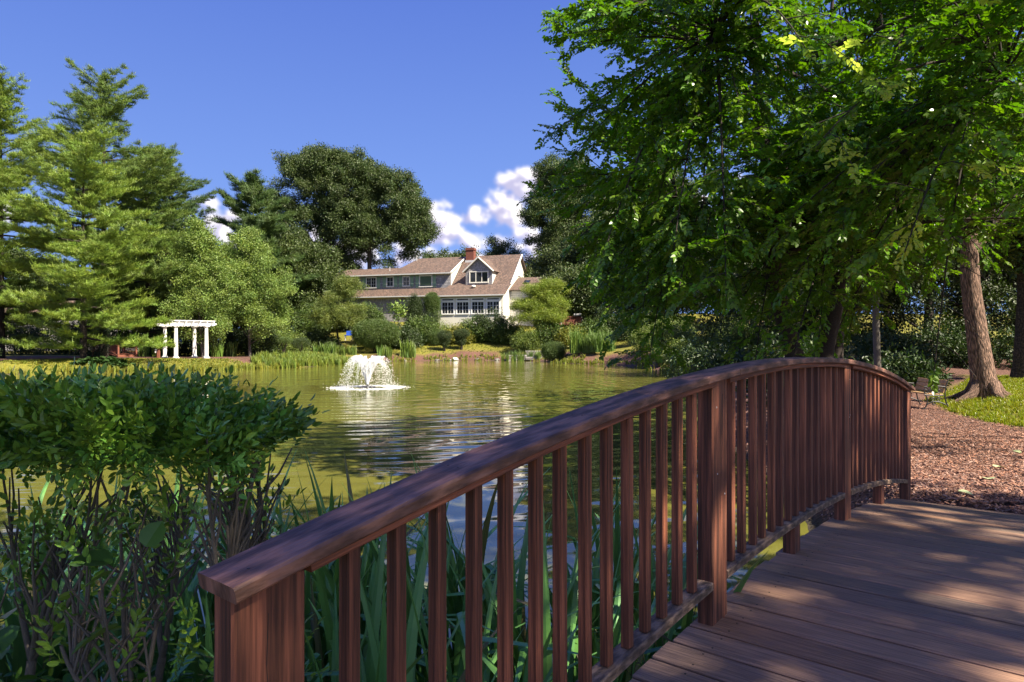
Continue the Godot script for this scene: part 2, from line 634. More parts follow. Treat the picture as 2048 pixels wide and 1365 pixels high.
# ------------------------------------------------------------------ sky
func build_sky(exposure: float) -> Sky:
	var w := 2048
	var h := 1024
	var im := Image.create(w, h, false, Image.FORMAT_RGBF)
	for j in h:
		var el := 90.0 - 180.0 * (j + 0.5) / h
		var c: Color
		if el >= 0.0:
			var t := pow(clampf(1.0 - el / 48.0, 0.0, 1.0), 1.75)
			c = Color(0.06, 0.13, 0.62).lerp(Color(0.32, 0.54, 1.08), t)
		else:
			c = Color(0.06, 0.08, 0.04).lerp(Color(0.27, 0.5, 0.98), clampf(1.0 + el / 2.0, 0.0, 1.0))
		im.fill_rect(Rect2i(0, j, w, 1), Color(c.r / exposure, c.g / exposure, c.b / exposure))
	var r := RandomNumberGenerator.new()
	r.seed = 77
	# cumulus puffs: azimuth and elevation of the middle, half width and half height, in degrees
	var puffs := [[-6.4, 9.3, 2.3, 2.2], [-5.8, 11.2, 1.6, 0.7], [-2.8, 10.2, 1.6, 1.0], [-0.4, 10.6, 2.0, 1.9], [0.6, 13.1, 1.9, 1.1], [1.9, 12.2, 2.2, 2.2], [-2.4, 8.2, 2.4, 0.95], [-6.4, 7.0, 1.6, 1.2], [-2.4, 6.6, 2.8, 0.8],
		[1.2, 8.0, 2.0, 1.5], [-24.0, 8.9, 2.6, 1.8], [-21.0, 7.6, 2.4, 1.6], [-17.0, 7.0, 3.4, 2.0], [-11.5, 7.0, 4.2, 2.2], [9.0, 7.5, 4.0, 2.4], [16.0, 9.0, 5.0, 3.4], [25.0, 8.0, 5.0, 3.0]]
	for k in 60:
		var az := 36.0 + 286.0 * r.randf()
		for q in 3:
			puffs.append([az + r.randf_range(-4, 4), r.randf_range(4.5, 11.0), r.randf_range(2.0, 4.5), r.randf_range(1.0, 2.4)])
	for k in 26:
		var az := 75.0 + 210.0 * r.randf()
		var el := r.randf_range(16.0, 52.0)
		for q in 3:
			puffs.append([az + r.randf_range(-7, 7) / cos(deg_to_rad(el)), el + r.randf_range(-2, 2), r.randf_range(4.0, 8.0) / cos(deg_to_rad(el)), r.randf_range(2.0, 4.0)])
	var edge := FastNoiseLite.new()
	edge.seed = 5
	edge.frequency = 0.32
	edge.fractal_octaves = 6
	edge.fractal_gain = 0.55
	var dens := {}
	for p in puffs:
		for j in range(int((90.0 - p[1] - p[3] * 1.5) / 180.0 * h), int((90.0 - p[1] + p[3] * 1.5) / 180.0 * h) + 1):
			var el := 90.0 - 180.0 * (j + 0.5) / h
			for i in range(floori((p[0] - p[2] * 1.5) / 360.0 * w), floori((p[0] + p[2] * 1.5) / 360.0 * w) + 1):
				var az := 360.0 * (i + 0.5) / w
				var ex: float = (az - p[0]) / p[2]
				var ey: float = (el - p[1]) / p[3]
				if ey < 0.0:
					ey *= 1.35
				var v := 1.0 - ex * ex - ey * ey
				var key := j * w + posmod(i, w)
				var lit := clampf(0.5 + 0.5 * (ey + ex * 0.5), 0.0, 1.0)
				if not dens.has(key):
					dens[key] = Vector2(v, lit)
				elif dens[key].x < v:
					dens[key] = Vector2(v, lit)
	for key in dens:
		var j: int = key / w
		var i: int = key % w
		var az := deg_to_rad(360.0 * (i + 0.5) / w)
		var el := 90.0 - 180.0 * (j + 0.5) / h
		var q := Vector3(sin(az) * 57.3, el * 1.25, cos(az) * 57.3)
		var n := edge.get_noise_3dv(q)
		var n2 := edge.get_noise_3dv(q + Vector3(0.5, 0.55, 0.3))
		var v: float = dens[key].x * 0.55 + n * 1.1
		var a := smoothstep(-0.08, 0.46, v)
		if a <= 0.0:
			continue
		var lit: float = clampf(dens[key].y * 0.75 + 0.25 + (n - n2) * 1.6, 0.0, 1.0)
		var cloud := Color(0.62, 0.6, 0.85).lerp(Color(1.35, 1.28, 1.3), smoothstep(0.25, 1.0, lit))
		var back := im.get_pixel(i, j)
		im.set_pixel(i, j, back.lerp(Color(cloud.r / exposure, cloud.g / exposure, cloud.b / exposure), a))
	var pm := PanoramaSkyMaterial.new()
	pm.panorama = ImageTexture.create_from_image(im)
	var sky := Sky.new()
	sky.sky_material = pm
	return sky

# ------------------------------------------------------------------ footbridge
func rail_y(t: float) -> float:      # top of the handrail
	return 2.2 - 0.086 - 0.034 * (t - 1.02) * (t - 1.02)

func deck_y(t: float) -> float:
	return 2.2 - 1.075 - 0.031 * (t - 1.02) * (t - 1.02)

# a plank bent along the arch, cross-section w (across) by h, its top at f(t) + lift
func bent(f: Callable, lift: float, t0: float, t1: float, w: float, h: float, zc: float, bev: float, steps: int) -> ArrayMesh:
	var st := start()
	var sec := [Vector2(-w / 2, -h + bev), Vector2(-w / 2, -bev), Vector2(-w / 2 + bev, 0), Vector2(w / 2 - bev, 0), Vector2(w / 2, -bev), Vector2(w / 2, -h + bev), Vector2(w / 2 - bev, -h), Vector2(-w / 2 + bev, -h)]
	var rows := []
	var slopes := []
	for i in steps + 1:
		var t := lerpf(t0, t1, float(i) / steps)
		var s: float = (f.call(t + 0.01) - f.call(t - 0.01)) / 0.02
		var nrm := Vector3(-s, 1, 0).normalized()
		slopes.append(nrm)
		var row := []
		for q in sec:
			row.append(Vector3(t, f.call(t) + lift, zc + q.x) + nrm * q.y)
		rows.append(row)
	for i in steps:
		var per := 0.0
		for k in 8:
			var l := (k + 1) % 8
			var e: Vector2 = sec[l] - sec[k]
			var n2 := Vector2(-e.y, e.x).normalized()     # across, up
			if n2.dot(sec[k] + sec[l] - Vector2(0, -h)) < 0:
				n2 = -n2
			var order := [[i, k, 0.0], [i, l, 1.0], [i + 1, l, 1.0], [i, k, 0.0], [i + 1, l, 1.0], [i + 1, k, 0.0]]
			var out3: Vector3 = slopes[i] * n2.y + Vector3.BACK * n2.x
			if (rows[i][l] - rows[i][k]).cross(rows[i + 1][l] - rows[i][k]).dot(out3) > 0.0:
				order.reverse()
			for c in order:
				var up: Vector3 = slopes[c[0]]
				st.set_normal((up * n2.y + Vector3.BACK * n2.x).normalized())
				st.set_uv(Vector2(rows[c[0]][0].x, per + c[2] * e.length()))
				st.add_vertex(rows[c[0]][c[1]])
			per += e.length()
	poly(st, rows[0], Vector3.LEFT)
	poly(st, rows[steps], Vector3.RIGHT)
	return st.commit()

func build_bridge() -> void:
	rng.seed = 11
	var b := thing("footbridge", "arched reddish brown wooden footbridge with plank deck and slatted railing in the foreground", "footbridge", Vector3(0.802, 0, -2.73), deg_to_rad(50.3))
	var posts := [-1.96, 0.0, 1.96, 3.95]
	for t in posts:
		var top := rail_y(t) - 0.03
		var low := deck_y(t) - 0.02
		var o := put(b, "post", box_mesh(Vector3(0.142, top - low, 0.064), 0.004, Vector3.UP), M["stain%d" % (rng.randi() % 3)], Transform3D(Basis.IDENTITY, Vector3(t, (top + low) / 2, 0)))
		var nails := start()
		for k in 3:
			var c := Vector3(spread(-0.05, 0.05), (top - low) / 2 - spread(0.05, 0.5), 0.0325)
			box(nails, c, Vector3(0.006, 0.006, 0.002))
		var crack := start()
		var cy := (top - low) / 2 - 0.06
		var cx := spread(-0.02, 0.025)
		for k in 9:
			var nx := cx + spread(-0.003, 0.003)
			tube(crack, [Vector3(cx, cy, 0.0322), Vector3(nx, cy - 0.045, 0.0322)], [0.0008, 0.0012 if k < 7 else 0.0006], 4, false)
			cx = nx
			cy -= 0.045
		put(o, "crack", crack.commit(), M.nail)
		put(o, "nail_heads", nails.commit(), M.pipe).set_meta("kind", "stuff")
	var rail := func(t): return rail_y(t)
	var deck := func(t): return deck_y(t)
	# the handrail in three planks that meet over the posts, with a narrower strip under them
	var cuts := [-2.045, 0.13, 1.99, 4.04]
	for i in 3:
		var cap := put(b, "handrail", bent(rail, 0.0, cuts[i] + (0.0015 if i else 0.0), cuts[i + 1] - 0.0015, 0.128, 0.03, 0.0, 0.005, 26), M.cap)
		var nh := start()
		for k in 5:
			var t := lerpf(cuts[i] + 0.05, cuts[i + 1] - 0.05, k / 4.0) + spread(-0.03, 0.03)
			for z in [-0.025, 0.02]:
				box(nh, Vector3(t + spread(-0.02, 0.02), rail_y(t) + 0.0003, z + spread(-0.008, 0.008)), Vector3(0.004, 0.001, 0.004))
		put(cap, "nail_heads", nh.commit(), M.nail).set_meta("kind", "stuff")
	for i in 3:
		put(b, "under_rail", bent(rail, -0.0305, posts[i] + 0.072, posts[i + 1] - 0.072, 0.09, 0.022, 0.0, 0.003, 18), M.stain0)
		put(b, "bottom_rail", bent(deck, 0.172, posts[i] + 0.0715, posts[i + 1] - 0.0715, 0.07, 0.034, 0.0, 0.004, 18), M.bottom)
		var mid: float = (posts[i] + posts[i + 1]) / 2
		put(b, "spacer_block", box_mesh(Vector3(0.09, 0.1375, 0.06), 0.003, Vector3.UP), M.stain1, Transform3D(Basis.IDENTITY, Vector3(mid, deck_y(mid) + 0.0685, 0)))
		for k in 14:
			var t := lerpf(posts[i] + 0.071, posts[i + 1] - 0.071, (k + 1) / 15.0) + spread(-0.004, 0.004)
			var top := rail_y(t) - 0.053
			var low := deck_y(t) + 0.172
			var tilt := Basis(Vector3.UP, spread(-0.05, 0.05)) * Basis(Vector3.BACK, spread(-0.004, 0.004))
			put(b, "baluster", box_mesh(Vector3(0.033, top - low, 0.031), 0.003, Vector3.UP), M["stain%d" % (rng.randi() % 3)], Transform3D(tilt, Vector3(t, (top + low) / 2, spread(-0.002, 0.002))))
	# deck boards
	var board := box_mesh(Vector3(2.2, 0.036, 0.1325), 0.006)
	var t := -3.1
	var n := 0
	while t < 4.0:
		var s := -0.062 * (t - 1.02)
		var tilt := Basis(Vector3.BACK, atan(s) + spread(-0.006, 0.006)) * Basis(Vector3.UP, PI / 2 + spread(-0.0015, 0.0015))
		var p := Vector3(t, deck_y(t) - 0.018 + spread(-0.0015, 0.0015), 1.045 + spread(-0.008, 0.008))
		var o := put(b, "deck_board", board, M["deck%d" % (rng.randi() % 5)], Transform3D(tilt, p))
		if true:
			var nh := start()
			for x in [-0.99, 0.0, 0.95]:
				for z in [-0.04, 0.04]:
					box(nh, Vector3(x, 0.0182, z + spread(-0.006, 0.006)), Vector3(0.006, 0.002, 0.006))
			put(o, "nail_heads", nh.commit(), M.nail).set_meta("kind", "stuff")
		t += 0.146
		n += 1
	for z in [0.02, 1.04, 2.06]:
		put(b, "beam", bent(deck, -0.04, -3.1, 4.0, 0.08, 0.2, z, 0.004, 24), M.stain1)

# ------------------------------------------------------------------ trees near by: limbs drawn one by one, leafy sprays along them
func curve(a: Vector3, c: Vector3, b: Vector3, n: int) -> Array:
	var out := []
	for i in n + 1:
		var t := float(i) / n
		out.append(a.lerp(c, t).lerp(c.lerp(b, t), t))
	return out

func line_at(pts: Array, t: float) -> Vector3:
	var f := t * (pts.size() - 1)
	var i := mini(int(f), pts.size() - 2)
	return pts[i].lerp(pts[i + 1], f - i)

func leafy_tree(root: Node3D, trunks: Array, centre: Vector3, size: Vector3, branches: int, kind: String, m: StandardMaterial3D, tint: Color, singles: int, bark: Material, gap := 0.1, low := -0.75, skip = null, limb_from := 0.35) -> void:
	for tr in trunks:
		var st := start()
		tube(st, tr[0], tr[1], 12)
		put(root, "trunk", st.commit(), bark)
	var sprays := []
	var world := root.position
	# main limbs rise from the trunks, branches leave from the nearest limb
	var bases := []
	for tr in trunks:
		var n := int(14.0 / trunks.size())
		for k in n:
			var f := lerpf(limb_from, 0.95, (k + 0.5) / n)
			var from := line_at(tr[0], f)
			bases.append([from, 0.5])
			var a := TAU * k * 0.618 + spread(-0.4, 0.4)
			var end := centre + Vector3(cos(a) * size.x * 0.55, lerpf(-0.35, 0.6, (k + 0.5) / n) * size.y, sin(a) * size.z * 0.55)
			end.y = maxf(end.y, from.y + 0.2)
			var pts := curve(from, from.lerp(end, 0.45) + Vector3(spread(-0.3, 0.3), (end - from).length() * 0.12, spread(-0.3, 0.3)), end, 10)
			var r0: float = lerpf(tr[1][1] * 0.55, 0.04, f)
			var rr := []
			for i in pts.size():
				rr.append(lerpf(r0, 0.016, i / 10.0))
				if i > 2:
					bases.append([pts[i], 0.0])
			var st := start()
			tube(st, pts, rr, 7, false)
			put(root, "limb", st.commit(), bark)
	for k in branches:
		var a := TAU * (k * 0.618 + spread(-0.05, 0.05))
		var el := spread(low, 1.0) if k % 6 else spread(low, -0.45)
		var dir := Vector3(cos(a), 0, sin(a)) * sqrt(maxf(0.0, 1.0 - pow(absf(el), 3.2))) + Vector3(0, el, 0)
		var tip := centre + dir * size * (spread(0.6, 1.03) if k % 3 else spread(0.05, 0.65))
		var from: Vector3 = bases[0][0]
		var best := 1e9
		for q in bases:
			var dd: float = (q[0] - tip).length() + q[1] + (1.5 if q[0].y < tip.y - 3.0 else 0.0)
			if dd < best and dd > 0.9:
				best = dd
				from = q[0]
		var reach := (tip - from).length()
		var ctrl := from.lerp(tip, 0.5) + Vector3(0, reach * spread(0.08, 0.28), 0)
		var pts := curve(from, ctrl, tip, 9)
		if skip != null and skip.call(world + tip):
			continue
		var st := start()
		var r0 := 0.007 + reach * 0.005
		var rr := []
		for i in pts.size():
			rr.append(lerpf(r0, 0.006, float(i) / 9.0))
		tube(st, pts, rr, 5, false)
		var sub := []
		var s := 0.25
		while s < 1.0:
			var p := line_at(pts, s)
			var tan := (line_at(pts, minf(1.0, s + 0.05)) - line_at(pts, s - 0.05)).normalized()
			var side := tan.cross(Vector3.UP).normalized() * (1.0 if rng.randf() < 0.5 else -1.0)
			var L := spread(0.5, 1.25) * (1.1 - 0.5 * s) * size.x / 5.0
			var e := p + (side * spread(0.5, 1.0) + tan * spread(0.4, 0.9) + Vector3(0, spread(-0.4, 0.5), 0)).normalized() * L
			sub.append([p, p.lerp(e, 0.5) + Vector3(0, L * 0.12, 0), e])
			s += 0.36 / reach
		for q in sub:
			tube(st, q, [0.008, 0.006, 0.004], 3, false)
		put(root, "branch", st.commit(), bark)
		sub.append([line_at(pts, 0.45), line_at(pts, 0.75), tip])
		for q in sub:
			var L: float = (q[2] - q[0]).length()
			var u := 0.1
			var sd := 1.0
			while u < L + 0.05:
				var p := line_at(q, minf(1.0, u / L))
				var tan: Vector3 = (q[2] - q[0]).normalized()
				var side := tan.cross(Vector3.UP).normalized() * sd
				var dir2 := (tan * spread(0.4, 1.0) + side * spread(0.2, 0.9) + Vector3(0, spread(-0.55, 0.5), 0)).normalized()
				if u > L - gap:
					dir2 = (tan + Vector3(0, spread(-0.5, 0.0), 0)).normalized()
				if not (skip != null and skip.call(world + p)):
					sprays.append(aim(p, dir2, (Vector3.UP + any_dir() * 0.6).normalized(), spread(0.75, 1.15)))
				u += gap * spread(0.8, 1.3)
				sd = -sd
	dress(root, kind, sprays, m, tint, 0.38, singles)

# ------------------------------------------------------------------ trees far off
func trunk_mesh(pts: Array, radii: Array, limbs: Array, sides := 7) -> ArrayMesh:
	var st := start()
	tube(st, pts, radii, sides)
	for l in limbs:
		tube(st, l[0], l[1], 4, false)
	return st.commit()

# lobes: [middle, half sizes]; clumps of leaf clusters sit on the lobes' outer shell, gaps stay between them
func crown_tree(label: String, at: Vector3, h: float, tr: float, lobes: Array, clumps: int, per: int, clump_r: float, mesh: Mesh, scale: float, tint: Color, bark: Material, category := "tree", called := "broadleaf_tree", group := "") -> Node3D:
	var root := thing(called, label, category, at, 0.0, group)
	var xfs := []
	var limbs := []
	var spine := []
	var radii := []
	var bend := Vector3(spread(-0.4, 0.4), 0, spread(-0.4, 0.4))
	for i in 8:
		var t := i / 7.0
		spine.append(Vector3(bend.x * sin(t * 3.0), h * 0.86 * t - 0.3 * (1.0 - t), bend.z * sin(t * 2.3)))
		radii.append(tr * (1.0 - 0.8 * t) * (1.45 if i == 0 else 1.0))
	for k in clumps:
		var lobe: Array = lobes[k % lobes.size()]
		var dir := any_dir()
		if dir.y < -0.4 and rng.randf() < 0.6:
			dir.y = -dir.y
		var c: Vector3 = lobe[0] + dir * lobe[1] * (spread(0.55, 1.0) if k % 7 else spread(1.0, 1.18))
		var cr := clump_r * spread(0.7, 1.25)
		for q in per:
			var o := any_dir() * pow(rng.randf(), 0.5) * cr
			o.y *= 0.62
			xfs.append(Transform3D(Basis(any_dir(), spread(0, TAU)) * Basis.from_scale(Vector3.ONE * scale * spread(0.7, 1.25)), c + o))
		if k % 5 == 0:
			var f := clampf(c.y / h * 0.85 - 0.1, 0.12, 0.97)
			var from := line_at(spine, f)
			limbs.append([curve(from, from.lerp(c, 0.5) + Vector3(0, (c - from).length() * -0.05, 0), c, 4), [tr * 0.32 * (1.1 - f), tr * 0.24 * (1.1 - f), tr * 0.16 * (1.1 - f), tr * 0.08, tr * 0.03]])
	put(root, "trunk", trunk_mesh(spine, radii, limbs), bark)
	many(root, "crown", mesh, M.leaf_far, xfs, tint, 0.28)
	return root

func pine_tree(label: String, at: Vector3, h: float, r: float, bare: float, tint: Color, group: String, lean := Vector3.ZERO, tuft := 0.44) -> Node3D:
	var root := thing("white_pine", label, "pine tree", at, 0.0, group)
	var spine := []
	var radii := []
	for i in 9:
		var t := i / 8.0
		spine.append(Vector3(lean.x * t * t, h * t - 0.2 * (1.0 - t), lean.z * t * t))
		radii.append(lerpf(h * 0.0155, 0.03, t))
	var limbs := []
	var xfs := []
	var y := bare
	while y < h - 0.25:
		var t := (y - bare) / (h - bare)
		var L0 := r * (0.7 + 0.3 * sin(minf(1.0, t * 2.4) * PI * 0.5)) * pow(1.0 - pow(t, 1.5), 0.7) + 0.5
		var count := 5 if t < 0.85 else 4
		var turn := spread(0, TAU)
		for k in count:
			if rng.randf() < 0.2:
				continue
			var a := turn + TAU * k / count + spread(-0.3, 0.3)
			var L := L0 * spread(0.45, 1.1) * (0.82 + 0.36 * sin(a * 2.0 + y * 0.9))
			var rise := lerpf(0.0, 0.85, t * t) + spread(-0.14, 0.22)
			var out := Vector3(cos(a), 0, sin(a))
			var from := line_at(spine, y / h)
			var tip := from + out * L + Vector3(0, L * rise, 0)
			var mid := from.lerp(tip, 0.5) + Vector3(0, -L * 0.05, 0)
			limbs.append([curve(from, mid, tip, 3), [0.02 + L * 0.011, 0.02 + L * 0.007, 0.02, 0.01]])
			var side := out.cross(Vector3.UP)
			var u := 0.26 if t < 0.8 else 0.1
			while u <= 1.0:
				for q in 2:
					var sg := q * 2.0 - 1.0
					var root_p := line_at([from, mid, tip], minf(u + spread(-0.03, 0.03), 1.0))
					var l2 := (L * 0.36 * sqrt(maxf(0.06, 1.0 - absf(u - 0.55) * 1.9)) + 0.15) * spread(0.6, 1.2)
					var dir := (out * spread(0.5, 1.0) + side * sg * spread(0.5, 1.0) + Vector3(0, spread(-0.12, 0.42), 0)).normalized()
					var v := 0.12
					while v < l2 + 0.1:
						var p := root_p + dir * v + any_dir() * 0.07
						xfs.append(aim(p, dir + Vector3(0, spread(0.1, 0.8), 0) + any_dir() * 0.3, (Vector3.UP + any_dir() * 0.5).normalized(), tuft * spread(0.7, 1.25)))
						v += spread(0.17, 0.28)
				u += 0.42 / L
			xfs.append(aim(tip, out + Vector3(0, 0.5, 0), Vector3.UP, tuft))
		y += spread(0.5, 0.9) * (1.0 if t < 0.75 else 0.7)
	for q in int(h * r * 3.0):
		var t := pow(rng.randf(), 0.9)
		var a := spread(0, TAU)
		var rr := r * pow(1.0 - pow(t, 1.5), 0.7) * sqrt(rng.randf()) * 0.72
		xfs.append(aim(Vector3(cos(a) * rr, lerpf(bare + 0.5, h - 0.5, t) + spread(-0.3, 0.3), sin(a) * rr), Vector3(cos(a), 0.7, sin(a)), (Vector3.UP + any_dir() * 0.4).normalized(), tuft * spread(0.7, 1.2)))
	for q in 10:
		xfs.append(aim(Vector3(lean.x, h - 0.08 * q, lean.z) + any_dir() * 0.12, Vector3(spread(-0.4, 0.4), 1, spread(-0.4, 0.4)), Vector3.BACK, tuft * 0.8))
	put(root, "trunk", trunk_mesh(spine, radii, limbs), M.bark_dark)
	many(root, "crown", M.tuft, M.needle, xfs, tint, 0.26)
	return root

# a shrub: clusters on and just inside the surface of its lobes
func shrub(called: String, label: String, at: Vector3, lobes: Array, n: int, mesh: Mesh, scale: float, tint: Color, group := "", stems := 4, clipped := false, m: Material = null, category := "shrub") -> Node3D:
	var root := thing(called, label, category, at, 0.0, group)
	var xfs := []
	for k in n:
		var lobe: Array = lobes[k % lobes.size()]
		var dir := any_dir()
		var c: Vector3
		if clipped:
			c = lobe[0] + dir * lobe[1] * spread(0.86, 0.97)
		else:
			var bumpy := 1.0 + 0.16 * sin(dir.x * 7.0 + k % lobes.size()) * cos(dir.z * 6.0 + dir.y * 5.0)
			c = lobe[0] + dir * lobe[1] * bumpy * pow(spread(0.35, 1.0), 0.5)
		if c.y < -0.2:
			continue
		xfs.append(Transform3D(Basis(any_dir(), spread(0, TAU)) * Basis.from_scale(Vector3.ONE * scale * spread(0.7, 1.3)), c))
	if stems > 0:
		var st := start()
		for k in stems:
			var lobe: Array = lobes[k % lobes.size()]
			var foot := Vector3(spread(-0.15, 0.15), -0.15, spread(-0.15, 0.15))
			var top: Vector3 = lobe[0] + any_dir() * lobe[1] * 0.4
			tube(st, curve(foot, foot.lerp(top, 0.5) + any_dir() * 0.1, top, 4), [0.07, 0.06, 0.05, 0.035, 0.02], 5, false)
		put(root, "stem", st.commit(), M.bark_dark)
	many(root, "foliage", mesh, m if m else M.leaf_far, xfs, tint, 0.26)
	return root

func blades_mesh(n: int, h: float, w: float, lean: float, sd: int) -> ArrayMesh:   # a tuft of grass or flag leaves
	rng.seed = sd
	var st := start()
	for i in n:
		add_blade(st, Vector3(spread(-0.3, 0.3) * h * 0.5, 0, spread(-0.3, 0.3) * h * 0.5), spread(0, TAU), h * spread(0.6, 1.1), w, lean * spread(0.2, 1.2), 4)
	return st.commit()

func add_blade(st: SurfaceTool, foot: Vector3, turn: float, h: float, w: float, lean: float, steps: int, kink := 0.0) -> void:
	var out := Vector3(cos(turn), 0, sin(turn))
	var side := Vector3(-sin(turn), 0, cos(turn))
	var p := foot
	var ang := 0.06 + lean * 0.12
	var rows := []
	for i in steps + 1:
		var t := float(i) / steps
		var ww := w * (1.0 - pow(t, 2.6)) * (0.75 + 0.5 * sin(minf(1.0, t * 1.6) * PI * 0.5)) * 0.5 + 0.0006
		var up := Vector3.UP * cos(ang) + out * sin(ang)
		rows.append([p - side * ww, p + side * ww, (out * cos(ang) - Vector3.UP * sin(ang)) * -1.0, p - up.cross(side) * ww * 0.35])
		p += up * (h / steps)
		ang += lean * (0.35 + 1.5 * t) / steps + (kink if i == int(steps * 0.62) else 0.0)
	for i in steps:
		var a: Array = rows[i]
		var b: Array = rows[i + 1]
		for t in [[a[0], b[3], b[0]], [a[0], a[3], b[3]], [a[3], b[1], b[3]], [a[3], a[1], b[1]]]:
			var f: Vector3 = (t[1] - t[0]).cross(t[2] - t[0]).normalized()
			for v in t:
				st.set_normal(-f)
				st.add_vertex(v)

func make_leaves() -> void:
	spray_set("big_leaves", 9, 0.25, 0.074, HEART, 0.5, 101)
	spray_set("hedge_leaves", 10, 0.12, 0.035, OVAL, 0.1, 102, true)
	spray_set("weed_leaves", 9, 0.22, 0.05, OVAL, 0.3, 104)
	spray_set("round_leaves", 5, 0.3, 0.12, ROUND, 0.3, 105)
	M.ball_small = cluster(22, 0.34, 0.85, RHOMB, 201)      # far broadleaf foliage
	M.ball_fine = cluster(30, 0.26, 0.8, RHOMB, 202)
	M.ball_oak = cluster(26, 0.3, 0.75, RHOMB, 203)
	M.ball_oval = cluster(18, 0.5, 0.9, OVAL, 205)
	M.tuft = needle_tuft(34, 204)

# ------------------------------------------------------------------ house across the pond
func slab(st: SurfaceTool, top: Array, th: float, grain := Vector3.RIGHT) -> void:
	var n: Vector3 = (top[1] - top[0]).cross(top[2] - top[0]).normalized()
	if n.y < 0:
		n = -n
	var low := []
	var mid := Vector3.ZERO
	for p in top:
		low.append(p - n * th)
		mid += p / top.size()
	poly(st, top, n, grain)
	poly(st, low, -n, grain)
	for i in top.size():
		var j := (i + 1) % top.size()
		poly(st, [top[i], top[j], low[j], low[i]], (top[i] + top[j]) / 2.0 - mid, grain)

func part_slab(o: Node, called: String, m: Material, tops: Array, th: float) -> MeshInstance3D:
	var st := start()
	for t in tops:
		slab(st, t, th)
	return put(o, called, st.commit(), m)

func part_poly(o: Node, called: String, m: Material, list: Array) -> MeshInstance3D:
	var st := start()
	for q in list:
		poly(st, q[0], q[1])
	return put(o, called, st.commit(), m)

func part_box(o: Node, called: String, m: Material, c: Vector3, s: Vector3, bev := 0.0) -> MeshInstance3D:
	return put(o, called, box_mesh(s, bev), m, Transform3D(Basis.IDENTITY, c))

# a window in a wall that faces +z: frame > pane, muntin; shutters beside it
func window(o: Node, c: Vector3, w: float, h: float, sashes: int, rows: int, frame: Material, shutters := 0.0, blind: Material = null) -> void:
	var st := start()
	var t := 0.1
	box(st, Vector3(0, h / 2 + t / 2, 0.03), Vector3(w + t * 2, t, 0.1))
	box(st, Vector3(0, -h / 2 - t / 2, 0.045), Vector3(w + t * 2.6, t, 0.14))
	for s in [-1, 1]:
		box(st, Vector3(s * (w / 2 + t / 2), 0, 0.03), Vector3(t, h, 0.1))
	var f := put(o, "window", st.commit(), frame, Transform3D(Basis.IDENTITY, c))
	var each := w / sashes
	for k in sashes:
		var x := -w / 2 + each * (k + 0.5)
		put(f, "pane", box_mesh(Vector3(each - 0.09, h - 0.02, 0.02)), blind if blind else M.glass, Transform3D(Basis.IDENTITY, Vector3(x, 0, 0.02)))
		var mu := start()
		for s in [-1, 1]:
			box(mu, Vector3(x + s * (each / 2 - 0.0225), 0, 0.035), Vector3(0.045, h, 0.05))
		for r in range(1, rows):
			box(mu, Vector3(x, -h / 2 + h * r / rows, 0.034), Vector3(each - 0.09, 0.03, 0.03))
		if rows > 1:
			box(mu, Vector3(x, 0, 0.0325), Vector3(0.03, h, 0.027))
		for s in [-1, 1]:
			box(mu, Vector3(x, s * (h / 2 - 0.0225), 0.034), Vector3(each - 0.085, 0.045, 0.046))
		put(f, "sash", mu.commit(), frame)
	if shutters > 0.0:
		for s in [-1, 1]:
			var sh := start()
			var x: float = s * (w / 2 + t + shutters / 2 + 0.05)
			box(sh, Vector3(x, 0, 0.05), Vector3(shutters, h + 0.25, 0.05))
			for r in 3:
				box(sh, Vector3(x, -h * 0.45 + h * 0.45 * r, 0.08), Vector3(shutters - 0.08, 0.07, 0.03))
			put(o, "shutter", sh.commit(), M.shutter, Transform3D(Basis.IDENTITY, c))

